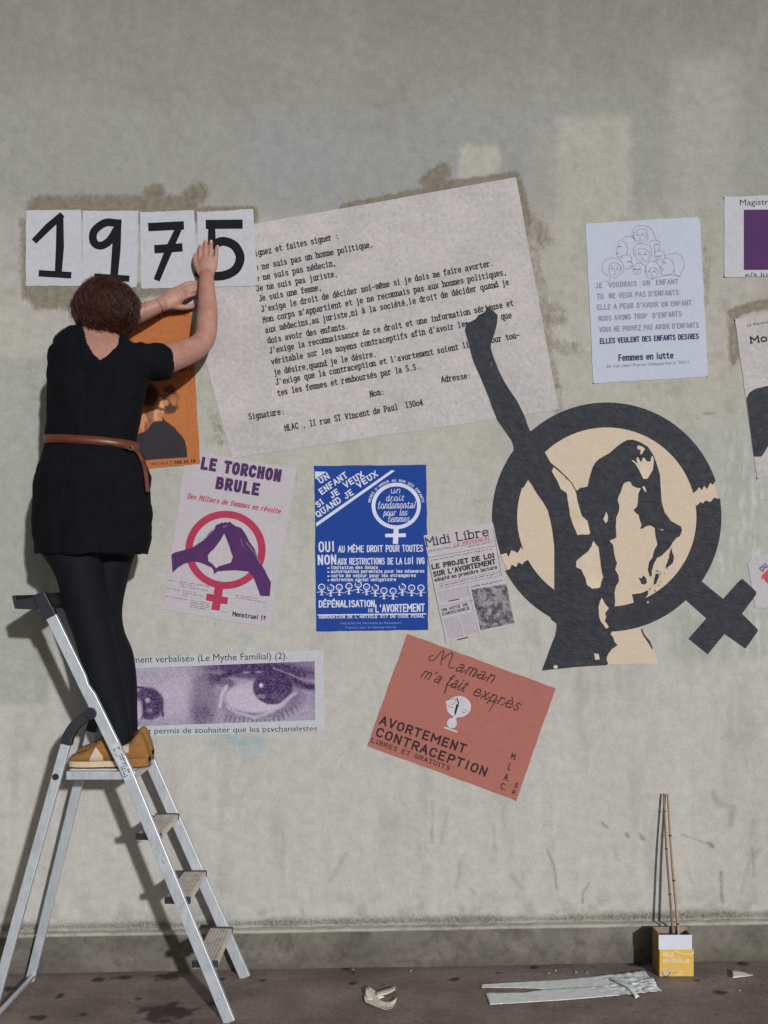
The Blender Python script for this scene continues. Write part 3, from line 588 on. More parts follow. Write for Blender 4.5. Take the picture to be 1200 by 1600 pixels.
fist = AR([(240, 120), (262, 110), (285, 55), (330, 85), (385, 140), (380, 210), (365, 280), (350, 330), (325, 400), (318, 450), (340, 530), (400, 680), (450, 780), (500, 860), (570, 960), (620, 1060), (645, 1110), (660, 1160), (680, 1215), (700, 1255)])
fistL = AR([(545, 1430), (535, 1380), (520, 1340), (450, 1240), (380, 1140), (330, 1020), (300, 930), (230, 760), (185, 660), (150, 580), (110, 430), (85, 340), (70, 285), (85, 215), (130, 200), (175, 175), (200, 140)])
hairo = ZA([(215, 430), (225, 415), (240, 410), (262, 408), (290, 400), (305, 330), (330, 250), (352, 212), (380, 185), (460, 140), (530, 80), (565, 55), (600, 38), (640, 35), (700, 55), (760, 90), (800, 150), (825, 210), (855, 310), (860, 400), (868, 520), (890, 600), (940, 670), (980, 692), (1020, 715), (1027, 745), (1010, 790)])
inner = ZA([(985, 800), (960, 830), (930, 880), (900, 910), (870, 940), (830, 960), (805, 1010), (790, 1060), (790, 1100), (775, 1105), (760, 1050), (770, 990), (800, 950), (810, 900), (835, 850), (820, 790), (815, 725), (780, 705), (745, 712), (720, 730), (700, 730), (712, 700), (700, 670), (690, 625), (665, 605), (650, 585), (675, 560), (683, 520), (685, 460), (705, 415), (670, 410), (640, 395), (625, 365), (605, 362), (570, 380), (550, 440), (525, 500), (538, 560), (535, 590), (515, 640), (510, 720), (515, 800), (485, 815), (460, 825), (490, 860), (500, 940), (520, 1000), (505, 1050), (530, 1090), (535, 1140), (500, 1198)])
low = ZB([(700, 330), (705, 400), (700, 445), (740, 470), (690, 600), (670, 655), (690, 680), (700, 715), (725, 740), (680, 770), (650, 810), (635, 845), (650, 885), (640, 895), (400, 910), (135, 938), (165, 860), (200, 760), (240, 660), (250, 600), (250, 570), (210, 540)])
left = [(850, 935), (866, 922), (866, 854), (863, 830), (860, 814), (856, 798), (848, 784), (838, 770), (831, 758), (825, 750), (818, 762), (800, 760), (795, 720)]
body = fist + [(853, 710)] + ZA([(0, 215), (60, 262), (135, 335), (172, 378), (200, 430)]) + hairo + rough(inner, .35, 3, False) + low + left + fistL
polyfill('figure', [body], KB, SY, .0027)
polyfill('figure_detail', [rough(ZA([(940, 880), (965, 950), (955, 1000), (905, 1040), (900, 1020), (925, 960)]), .4), rough(ZA([(690, 1110), (712, 1120), (725, 1095), (745, 1115), (755, 1150), (735, 1168), (708, 1160)]), .4, 2),
  rough(ZB([(835, 345), (870, 338), (900, 335), (930, 325), (965, 312), (960, 345), (935, 380), (900, 400), (855, 418), (845, 380)]), .4, 4), rough(ZB([(1020, 180), (1050, 185), (1045, 210), (1025, 262), (1005, 268), (1010, 225)]), .5, 5), rough(ZB([(968, 300), (990, 292), (975, 310)]), .3, 9),
  ZB([(905, 612), (915, 612), (935, 660), (975, 705), (1000, 765), (996, 772), (960, 715), (925, 665)])], KB, SY, .0027)
polyfill('cross', [S1([(925, 1080), (945, 1100), (1025, 1165), (1090, 1092), (1100, 1086), (1152, 1135), (1153, 1148), (1098, 1222), (1158, 1282), (1160, 1290), (1112, 1358), (1030, 1300), (965, 1380), (890, 1320), (960, 1240), (870, 1160)])], KB, SY, .0021)
polyfill('bust', [ZB([(640, 600), (905, 605), (935, 655), (975, 700), (1002, 768), (1030, 840), (1042, 888), (900, 885), (760, 888), (640, 893)])], PC, SY, .0014)
polyfill('cream_area', [rough(ZA([(10, 285), (50, 350), (80, 420), (125, 450), (140, 540), (155, 640), (185, 720), (210, 780), (240, 775), (300, 775), (310, 765), (290, 672), (245, 632), (215, 530), (196, 440), (165, 382), (100, 315), (25, 250)]), .3),
  rough(ZA([(335, 825), (320, 870), (300, 900), (240, 950), (200, 985), (200, 1030), (240, 1050), (270, 1110), (285, 1170), (325, 1198), (385, 1190), (395, 1150), (410, 1110), (398, 1050), (390, 990), (382, 930), (375, 880), (350, 850)]), .5, 2),
  rough(ZB([(600, 370), (585, 400), (575, 440), (580, 520), (595, 560), (625, 598), (635, 612), (655, 600), (640, 572), (625, 555), (635, 520), (625, 490), (655, 450), (620, 410)]), .5, 3),
  ZA([(632, 198), (645, 195), (682, 225), (670, 185), (682, 170), (704, 210), (712, 205), (720, 178), (732, 176), (752, 205), (780, 207), (787, 168), (798, 165), (807, 195), (800, 270), (757, 340), (725, 342), (690, 270), (662, 222)]), rough(ZA([(680, 80), (710, 88), (738, 105), (712, 150), (700, 148), (705, 118), (675, 105)]), .4, 5), ZA([(435, 595), (450, 640), (445, 672), (430, 690), (412, 655), (425, 625)]), ZA([(715, 405), (735, 400), (748, 440), (740, 445)]),
  ell(868, 1042, 3.5, 3), ZB([(540, 805), (575, 808), (585, 850), (550, 855)]), ell(1012, 941, 1.4, 1.8), AR([(318, 598), (324, 600), (330, 625)]), ZA([(850, 735), (885, 738), (872, 745)])], KC, SY, .0031)
rs2 = random.Random(8); acc = []
for k in range(46):   # broken printing specks along the shaded cheek
    x, y = rs2.uniform(1018, 1046), rs2.uniform(866, 925)
    if abs((x - 1050) + (y - 862) * .55) < 9: acc.append(([(x, y), (x + rs2.uniform(-1.5, 1.5), y + rs2.uniform(.4, 2))], rs2.uniform(.5, 1.1)))
ribbons('print_speck', acc, KB, SY, .0027)
# ---- Le Torchon Brule
T = cv(240, 690, 5.0); Q = T([(258, 70), (1120, 210), (905, 1455), (70, 1310)])
t = root_at('torchon_poster', Q, 'pale poster headed LE TORCHON BRULE with purple hands joined over a crimson female symbol'); sheet('paper', Q, PT, t, .0014, seed=9)
for s, p0, p1, h in (("LE TORCHON", T(372, 205), T(985, 305), 19), ("BRULE", T(487, 358), T(818, 412), 18.5)):
    acc = []; txt(acc, s, p0, p1, h * .80, 5.2, slab=0, gap=2.6); ribbons('title', acc, KP, t, .0018)
acc = []; txt(acc, "Des Milliers de femmes en révolte", T(262, 442), T(988, 562), 7.4, 1.3, slab=1.1, slant=.25); ribbons('subtitle', acc, KR, t, .0018)
polyfill('female_symbol', [T(ell(562, 846, 314, 306, 64)), T([(478, 1130), (545, 1140), (535, 1210), (583, 1217), (575, 1272), (525, 1265), (515, 1322), (450, 1312), (462, 1250), (408, 1240), (416, 1186), (470, 1195)])], KR, t, .0018, [T(ell(562, 846, 256, 250, 64))])
polyfill('joined_hands', [T([(140, 885), (160, 868), (190, 860), (245, 845), (300, 830), (345, 800), (390, 770), (420, 738), (440, 705), (470, 690), (490, 650), (510, 645), (530, 632), (545, 636), (560, 628), (575, 634), (598, 626), (618, 645), (650, 665), (668, 668), (690, 680), (730, 740), (745, 775), (790, 840), (830, 950), (855, 975), (870, 1010), (918, 1100), (908, 1208), (835, 1205), (800, 1110), (775, 1050), (740, 1015), (690, 1010), (640, 1006), (540, 1010), (500, 1015), (475, 1038), (468, 1005), (455, 985), (400, 960), (350, 942), (300, 938), (240, 955), (190, 985), (148, 1025)])], KP, t, .0022,
  [T([(553, 718), (520, 775), (480, 830), (440, 868), (425, 890), (430, 935), (460, 955), (490, 990), (515, 972), (540, 965), (605, 945), (620, 900), (605, 860), (590, 810)])])
acc = [(T([(395, 745), (440, 712), (470, 672)]), .7), (T([(430, 735), (480, 680)]), .6), (T([(345, 780), (385, 758), (420, 750)]), .6), (T([(545, 668), (580, 655)]), .8), (T([(680, 760), (700, 820)]), .5), (T([(725, 790), (790, 870), (835, 950)]), 1.0), (T([(850, 970), (880, 1020)]), .9)]
ribbons('hand_highlight', acc, KH, t, .0026)
acc = []
for p0, p1 in (((112, 1085), (180, 1098)), ((205, 1098), (440, 1138)), ((205, 1115), (340, 1140)), ((205, 1135), (440, 1172)), ((105, 1150), (205, 1166)), ((230, 1168), (335, 1188)), ((230, 1186), (380, 1212)), ((228, 1204), (275, 1212)), ((92, 1212), (265, 1240)), ((290, 1245), (430, 1268)), ((290, 1262), (440, 1286)), ((290, 1278), (430, 1302)), ((285, 1294), (410, 1314)), ((640, 1205), (805, 1230)), ((645, 1222), (880, 1262)), ((532, 1335), (570, 1342))):
    squiggle(acc, T(*p0), T(*p1), 2.0, .55)
ribbons('small_print', acc, KT, t, .0018)
acc = []; txt(acc, 'Menstruel 1f', T(615, 1360), T(875, 1396), 6.4, 1.4); ribbons('price_line', acc, KT, t, .0018)
# ---- blue poster
B = cv(480, 710, 5.515); Q = B([(62, 100), (1025, 90), (1043, 1512), (78, 1525)])
t = root_at('blue_poster', Q, 'bright blue poster with white hand lettering and a row of small stick figures'); sheet('paper', Q, PBL, t, .0012, seed=12)
for s, p0, p1, h in (("UN", (110, 252), (197, 200), 50), ("ENFANT", (122, 347), (352, 190), 52), ("SI", (92, 458), (145, 418), 48), ("JE", (212, 378), (280, 335), 50), ("VEUX", (330, 290), (492, 185), 50), ("QUAND", (92, 545), (296, 405), 52), ("JE", (332, 385), (402, 338), 50), ("VEUX", (442, 290), (612, 180), 50)):
    acc = []; txt(acc, s, B(*p0), B(*p1), h / 5.515 * .9, 2.0, slab=1.0, gap=1.2); ribbons('slogan', acc, KW, t, .0016)
polyfill('diagonal_bar', [B([(68, 148), (168, 150), (68, 212)]), B([(75, 592), (80, 622), (755, 142), (728, 135)])], KW, t, .0016)
polyfill('female_symbol', [B(ell(767, 444, 212, 200, 60)), B([(745, 640), (788, 640), (783, 772), (738, 770)]), B([(672, 685), (850, 680), (850, 712), (672, 714)])], KW, t, .0016, [B(ell(767, 444, 180, 168, 60))])
for s, p0, p1, h in (("un", (715, 335), (802, 333), 48), ("droit", (678, 402), (835, 398), 50), ("fondamental", (602, 468), (930, 462), 58), ("pour les", (655, 528), (862, 524), 50), ("femmes", (690, 582), (880, 578), 50)):
    acc = []; txt(acc, s, B(*p0), B(*p1), h / 5.515, .95, slant=.2, link=True, gap=1.6); ribbons('handwriting', acc, KW, t, .0020)
acc = []; s = "MÈRES D'AMOUR AU NOM DES ENFANTS".replace('È', 'E')
for i, ch in enumerate(s):
    an = math.radians(192 + 156 * i / (len(s) - 1)); c0 = (767 + 226 * math.cos(an), 452 + 218 * math.sin(an)); tn = (-math.sin(an), math.cos(an)); 
    if ch != ' ': txt(acc, ch, B(c0[0] - tn[0] * 8, c0[1] - tn[1] * 8), B(c0[0] + tn[0] * 8, c0[1] + tn[1] * 8), 3.4, .75)
ribbons('arc_text', acc, KW, t, .0016)
for s, p0, p1, h, w in (("OUI", (100, 838), (238, 832), 80, 2.4), ("AU MÊME DROIT POUR TOUTES", (268, 842), (998, 834), 52, 1.55), ("NON", (92, 946), (250, 943), 74, 2.6), ("AUX RESTRICTIONS DE LA LOÏ IVG", (262, 948), (1010, 942), 50, 1.5), ("DÉPÉNALISATION", (100, 1315), (582, 1310), 52, 1.9), ("DE", (525, 1358), (570, 1357), 26, 1.0), ("L'AVORTEMENT", (588, 1358), (1012, 1350), 60, 1.9)):
    acc = []; txt(acc, s, B(*p0), B(*p1), h / 5.515, w, jit=.15, gap=.9 if len(s) > 4 else 1.4); ribbons('hand_lettering', acc, KW, t, .0016)
for s, p0, p1 in (("limitation des delais", (205, 986), (610, 985)), ("autorisation parentale pour les mineures", (205, 1020), (1010, 1017)), ("carte de sejour pour les etrangeres", (205, 1056), (938, 1054)), ("entretien social obligatoire", (205, 1091), (765, 1089))):
    acc = []; txt(acc, s, B(*p0), B(*p1), 4.5, 1.0, slab=1.0); q = B(p0[0] - 25, p0[1] - 6); acc.append(([q, (q[0] + .8, q[1])], 2.2)); ribbons('bullet_line', acc, KW, t, .0016)
acc = []
kids = list(zip((125, 203, 277, 360, 440, 512, 587, 662, 740, 820, 900, 980), (1143, 1152, 1145, 1135, 1122, 1140, 1152, 1175, 1178, 1145, 1150, 1150)))
for i, (x, y) in enumerate(kids):
    acc = [(B(ell(x, y, 27, 25, 16) + [(x + 27, y)]), 1.5)]
    for e in (-9, 9): acc.append((B([(x + e, y - 3), (x + e, y + 2)]), .5))
    acc += [(B([(x - 8, y + 11), (x + 8, y + 11)]), .45), (B([(x, y + 26), (x, y + 66)]), 2.4), (B([(x - 13, y + 68), (x + 13, y + 68)]), .9), (B([(x - 38, y + 48 + (8 if i % 2 else -2)), (x, y + 38), (x + 38, y + 48 - (8 if i % 2 else -2))]), 1.0)]
    if i in (1, 4, 6, 9): acc.append((B([(x - 26, y - 14), (x, y - 30), (x + 26, y - 14)]), 1.6))
    ribbons('stick_figure', acc, KW, t, .0016)
polyfill('rule', [B([(90, 1379), (1025, 1369), (1025, 1378), (90, 1388)])], KW, t, .0016)
acc = []; txt(acc, "ABROGATION DE L'ARTICLE 317 DU CODE PENAL", B(100, 1412), B(1010, 1403), 4.2, .95, slab=.9); ribbons('bottom_line', acc, KW, t, .0016)
acc = []; txt(acc, "Coordination nationale du Mouvement", B(285, 1463), B(815, 1458), 3.0, .42); txt(acc, "Français pour le Planning Familial".replace('ç', 'c'), B(330, 1500), B(770, 1496), 3.0, .42); ribbons('small_print', acc, ink('faint_blue_ink', '#7f93c4', .02, '#4a68ad'), t, .0016)
# ---- Midi Libre
Mi = cv(640, 810, 6.667); Q = Mi([(145, 180), (865, 40), (1105, 1110), (380, 1295)])
t = root_at('newspaper_page', Q, 'small newspaper front page headed Midi Libre beside the blue poster', 'newspaper'); sheet('paper', Q, PT, t, .0034, seed=13)
acc = []; txt(acc, "Midi Libre", Mi(170, 292), Mi(830, 178), 13.0, 2.0, slab=1.2, gap=.5); ribbons('masthead', acc, KT, t, .0038)
acc = []; txt(acc, "LE PROVENÇAL", Mi(460, 297), Mi(842, 217), 4.6, .8, slab=.8, slant=.2); ribbons('red_masthead', acc, KR, t, .0041)
for s, p0, p1, h, w in (("LE PROJET DE LOI", (232, 528), (885, 405), 6.2, 2.1), ("SUR L'AVORTEMENT", (250, 605), (895, 470), 6.6, 2.0), ("adopté en première lecture", (262, 658), (912, 522), 5.2, 1.2), ("UN VOTE DE", (335, 970), (610, 905), 3.8, 1.1), ("CONSCIENCE", (342, 1012), (628, 945), 3.8, 1.1)):
    acc = []; txt(acc, s, Mi(*p0), Mi(*p1), h, w, slab=.7); ribbons('headline', acc, KT, t, .0038)
acc = []; squiggle(acc, Mi(310, 715), Mi(910, 580), 2.4, .8); squiggle(acc, Mi(225, 445), Mi(860, 325), 2.2, .7); squiggle(acc, Mi(200, 342), Mi(430, 300), 1.5, .6); squiggle(acc, Mi(610, 300), Mi(850, 255), 2, .6); squiggle(acc, Mi(640, 725), Mi(975, 650), 2.6, .8)
acc += [(Mi([(190, 352), (880, 225)]), .4), (Mi([(195, 408), (895, 285)]), .5), (Mi([(278, 690), (930, 550)]), .4), (Mi([(285, 735), (945, 595)]), .4), (Mi([(930, 550), (945, 595)]), .4), (Mi([(310, 920), (660, 850)]), .4), (Mi([(600, 690), (720, 1210)]), .4), (Mi([(870, 120), (960, 600)]), .5), (Mi([(410, 862), (515, 840)]), 1.6), (Mi([(505, 1262), (605, 1238)]), 1.6), (Mi([(515, 1060), (560, 1230)]), .3)]
ribbons('print_rule', acc, KT, t, .0038)
acc = []
for k in range(9): squiggle(acc, Mi(292 + k * 4, 775 + k * 12), Mi(600 + k * 3, 710 + k * 12), 1.0, .5)
for k in range(18): squiggle(acc, Mi(355 + k * 3, 1050 + k * 12), Mi(500 + k * 3.5, 1018 + k * 12), .9, .5); squiggle(acc, Mi(530 + k * 3, 1010 + k * 12), Mi(650 + k * 3, 985 + k * 12), .9, .5)
ribbons('article_text', acc, KH, t, .0038)
def newsphoto(X, Y):
    v = fbm(X, Y, 9, 4, 71) * .6 + fbm(X, Y, 3, 3, 72) * .4; v = sst(.32, .72, v); v = v * .8 + .15 * sst(745, 770, X); c0, c1 = C3('#25262f'), C3('#9d9aa2'); return c0 + (c1 - c0) * v[..., None]
colgrid('press_photo', Mi([(642, 742), (1008, 682), (1090, 1090), (737, 1165)]), 60, 70, newsphoto, AM, t, .0038)
# ---- Maman m'a fait expres
Ma = cv(560, 980, 3.75); Q = Ma([(287, 38), (1155, 358), (925, 1015), (52, 695)])
t = root_at('brick_red_poster', Q, 'tilted brick-red poster with script reading Maman m\'a fait exprès'); sheet('paper', Q, PR, t, .0014, seed=15)
acc = [(Ma(spline([(440, 165), (418, 172), (414, 190), (432, 196), (455, 180), (480, 150), (502, 138), (492, 175), (482, 220)], 5)), 1.5), (Ma(spline([(492, 190), (520, 165), (552, 150), (545, 180), (530, 225), (545, 240), (560, 235)], 5)), 1.5)]
txt(acc, "aman", Ma(566, 252), Ma(785, 326), 17.5, 1.75, slant=.3, link=True, gap=2.0)
acc.append((Ma(spline([(690, 270), (700, 262)], 2)), 1)); ribbons('script_line', acc, KM, t, .0018)
acc = []; txt(acc, "m'a", Ma(362, 290), Ma(475, 330), 16, 1.7, slant=.3, link=True, gap=.4); txt(acc, "fait", Ma(505, 335), Ma(622, 380), 18, 1.7, slant=.25, link=True, gap=1.4); txt(acc, "exprès", Ma(665, 395), Ma(935, 490), 17, 1.7, slant=.28, link=True, gap=1.8)
acc.append((Ma([(521, 330), (505, 385)]), 1.8)); acc.append((Ma([(800, 440), (765, 492)]), 1.2)); ribbons('script_line', acc, KM, t, .0018)
for s, p0, p1, h in (('AVORTEMENT', (122, 563), (622, 736), 12.2), ('CONTRACEPTION', (98, 632), (745, 872), 12.6)):
    acc = []; txt(acc, s, Ma(*p0), Ma(*p1), h, 2.9, gap=1.5); ribbons('lettering', acc, KD, t, .0018)
acc = []; txt(acc, "LIBRES ET GRATUITS", Ma(72, 670), Ma(533, 838), 6.0, 1.3, slab=.9); ribbons('lettering', acc, KD, t, .0018)
acc = []
for ch, x, y, h in (("M.", 890, 768, 8.5), ("L", 873, 832, 10), ("A.", 850, 892, 9.5), ("C.", 830, 945, 9.5), ("S", 912, 935, 6.5), ("P", 897, 976, 6.5)): txt(acc, ch, Ma(x, y), Ma(x + (32 if len(ch) > 1 else 17), y + (10 if len(ch) > 1 else 6)), h, 1.5, gap=0)
ribbons('initials', acc, KD, t, .0018)
polyfill('baby_drawing', [Ma(ell(588, 465, 72, 62, 40)), Ma(ell(528, 440, 18, 11, 16)), Ma(ell(548, 562, 29, 30, 24)), Ma([(500, 580), (580, 608), (578, 618), (505, 592)]), Ma([(555, 520), (580, 524), (566, 545), (556, 545)])], ink('white_print', '#b9b7c4', .03), t, .0018)
acc = [(Ma(spline([(578, 418), (585, 450), (565, 515)], 4)), 1.8), (Ma([(577, 455), (566, 500)]), 2.2), (Ma(spline([(540, 425), (560, 418), (572, 430), (560, 448), (545, 452)], 4)), .6), (Ma(spline([(525, 455), (535, 468), (555, 470)], 3)), .6), (Ma([(608, 496), (622, 500)]), .9), (Ma(spline([(612, 478), (630, 485), (636, 495)], 3)), .4)]
ribbons('drawing_line', acc, KM, t, .0022)
# ---- Femmes en lutte
Fm = cv(900, 330, 5.4545); Q = Fm([(80, 105), (1055, 50), (1125, 1410), (148, 1468)])
t = root_at('faces_poster', Q, 'pale blue-white poster with a line drawing of crowded women\'s faces above hand-lettered lines'); sheet('paper', Q, PB, t, .0012, seed=17)
for s, p0, p1, w in (("JE  VOUDRAIS  UN  ENFANT", (165, 655), (870, 618), 1), ("TU  NE VEUX PAS D'ENFANTS", (178, 748), (875, 712), 1), ("ELLE A PEUR D'AVOIR UN ENFANT", (180, 840), (985, 800), 1), ("NOUS AVONS TROP  D'ENFANTS", (190, 935), (900, 895), 1), ("VOUS NE POUVEZ PAS AVOIR D'ENFANTS", (200, 1030), (1045, 990), 1), ("ELLES VEULENT DES ENFANTS DESIRES", (203, 1128), (1045, 1085), 2)):
    acc = []; txt(acc, s, Fm(*p0), Fm(*p1), 7.2, 1.5 if w == 1 else 1.7, jit=.2); ribbons('hand_lettering', acc, KG if w == 1 else KN, t, .0016)
acc = []; txt(acc, "Femmes en lutte", Fm(362, 1275), Fm(830, 1252), 9.0, 1.9, gap=.9); ribbons('signature', acc, KN, t, .0016)
acc = []; txt(acc, "40 rue Jean-Pierre Timbaud Paris 75011", Fm(260, 1335), Fm(962, 1298), 4.2, .5, slant=.1); ribbons('address', acc, KN, t, .0016)
KL = ink('pencil_line', '#5d6078', .04)
def face(acc, cx, cy, rx, ry, yaw=0):
    acc.append((Fm(ell(cx, cy, rx, ry, 22, -20, 200)), .5))
    for e in (-1, 1):
        ex = cx + e * rx * .42 + yaw * rx * .3; acc.append((Fm([(ex - rx * .2, cy - ry * .02), (ex, cy - ry * .08), (ex + rx * .2, cy)]), 1.1)); acc.append((Fm([(ex - rx * .22, cy - ry * .25), (ex, cy - ry * .32), (ex + rx * .22, cy - ry * .25)]), .4))
    acc.append((Fm([(cx + yaw * rx * .4, cy), (cx + yaw * rx * .5 - 4, cy + ry * .38), (cx + yaw * rx * .3 + 6, cy + ry * .4)]), .4)); acc.append((Fm([(cx - rx * .22 + yaw * rx * .3, cy + ry * .64), (cx + yaw * rx * .3, cy + ry * .6), (cx + rx * .22 + yaw * rx * .3, cy + ry * .64)]), .8))
acc = []
face(acc, 545, 205, 52, 68); face(acc, 565, 372, 60, 62); face(acc, 330, 495, 50, 75); face(acc, 695, 388, 32, 38); face(acc, 645, 520, 50, 60); face(acc, 520, 500, 34, 45, .3)
for pl in ([(478, 230), (480, 170), (515, 130), (580, 125), (640, 150), (665, 200), (685, 250)], [(500, 260), (488, 210), (515, 165), (560, 150), (600, 165), (612, 220), (605, 270)], [(500, 230), (440, 215), (385, 240), (355, 280), (358, 300), (342, 325), (350, 345), (342, 365), (355, 388), (400, 395)], [(385, 250), (425, 280), (440, 330), (430, 370)],
  [(495, 380), (488, 320), (520, 285), (580, 280), (630, 300), (645, 350), (635, 400), (610, 435)], [(500, 345), (540, 318), (585, 325), (625, 350)], [(620, 270), (650, 250), (690, 250), (712, 280), (712, 320), (700, 340)], [(665, 375), (680, 345), (720, 338), (750, 360), (755, 395), (730, 430)], [(280, 555), (235, 530), (220, 480), (240, 430), (290, 402), (350, 405), (395, 440), (405, 490), (390, 540)], [(282, 500), (290, 455), (330, 440), (375, 460), (385, 500)],
  [(370, 400), (410, 375), (450, 375), (475, 400), (470, 430), (485, 460), (470, 485), (440, 490), (415, 500)], [(490, 480), (510, 450), (550, 445), (590, 470), (585, 520)], [(590, 530), (595, 470), (630, 432), (680, 435), (715, 475), (712, 530)], [(620, 505), (650, 480), (695, 500)], [(735, 430), (760, 400), (800, 410), (830, 450), (835, 500), (800, 545), (750, 550), (725, 530), (735, 500), (720, 480), (738, 455)], [(755, 385), (800, 365), (860, 362), (905, 395), (920, 440), (915, 490), (880, 550), (850, 545)], [(835, 500), (850, 545), (890, 562)], [(245, 602), (290, 590), (280, 560)], [(640, 575), (700, 565), (790, 540), (890, 560)], [(660, 290), (672, 330), (668, 360)]):
    acc.append((Fm(spline(pl, 4)), .55))
for x, y in ((372, 303), (455, 432), (685, 285), (750, 440), (497, 497)): acc.append((Fm([(x - 12, y + 2), (x, y - 3), (x + 12, y + 3)]), 1.3))
for x, y in ((355, 362), (468, 468), (738, 492)): acc.append((Fm([(x - 8, y), (x + 8, y + 2)]), 1.0))
ribbons('face_drawing', acc, KL, t, .0016)
# ---- orange poster
O = cv(200, 470, 5.926); Q = [(178, 494), (299, 484), (313, 725), (192, 736)]
t = root_at('orange_poster', Q, 'orange poster with two smiling heads in profile, half hidden behind the woman'); sheet('paper', Q, PO, t, .0022, seed=19)
acc = []; txt(acc, "Le Planning familial", O(-40, 182), O(565, 138), 7, 1.1, slab=0); ribbons('title', acc, ink('rust_ink', '#6f3a20', .05, '#a4643a'), t, .0026)
acc = []; txt(acc, "choisir.", O(330, 690), O(590, 628), 9, 2.0, slab=0); ribbons('title', acc, KD, t, .0026)
def faces(X, Y):
    x = (X - 200) * 5.926; y = (Y - 470) * 5.926; base = C3('#ad6c41') * np.ones(X.shape + (1,)); m = lambda mm, h, a=1: (mm * a)[..., None] * (C3(h) - base)
    nn = (fbm(X, Y, 5, 4, 81) - .5); x = x + 26 * nn; y = y + 26 * (fbm(X, Y, 5, 4, 82) - .5)
    E = lambda cx, cy, rx, ry, s=.25: sst(1 + s, 1 - s, np.hypot((x - cx) / rx, (y - cy) / ry))
    for mm, h, aa in ((E(395, 905, 75, 120, .15), '#8d5a3c', .9), (E(470, 885, 18, 20, .5), '#8d5a3c', .8), (E(450, 985, 26, 22, .3), '#6b4433', .8), (E(385, 1000, 60, 50), '#46332f', .9), (E(430, 860, 22, 10), '#3c2a26', .8), (E(385, 820, 60, 40), '#4a332a', .75), (E(350, 940, 28, 70), '#553a2e', .7), (E(420, 935, 25, 40), '#b57a50', .6),
      (E(255, 980, 80, 130, .12), '#cf9a75', .95), (E(345, 945, 26, 26, .3), '#b98462', .9), (E(200, 880, 90, 110), '#2b2224', .95), (E(300, 880, 26, 10), '#33242a', .85), (E(305, 1005, 32, 18), '#4a2d2a', .8), (E(205, 1050, 40, 90), '#6a4638', .7), (E(300, 1060, 30, 30), '#a56a4a', .7), (E(150, 1130, 36, 80), '#c08a64', .8), (E(170, 1180, 20, 60), '#57392f', .7)):
        base = base + (mm * aa)[..., None] * (C3(h) - base)
    return base
colgrid('portrait_print', O([(60, 740), (520, 720), (540, 1130), (75, 1240)]), 80, 80, faces, AM, t, .0026)
polyfill('dark_clothing', [O([(40, 1260), (100, 1230), (150, 1215), (180, 1200), (215, 1140), (250, 1118), (320, 1115), (322, 1075), (345, 1110), (400, 1150), (440, 1180), (450, 1200), (500, 1250), (530, 1300), (545, 1370), (550, 1450), (300, 1466), (40, 1485)])], ink('charcoal_print', '#2f2c33', .04, '#5a4a44'), t, .0030)
acc = []; txt(acc, "75013 Paris", O(215, 1525), O(375, 1512), 3.6, .6); ribbons('small_print', acc, KM, t, .0026)
acc = []; txt(acc, "T 588.00.18", O(390, 1515), O(625, 1497), 4.5, 1.1, slab=.6); ribbons('phone_line', acc, KD, t, .0026)
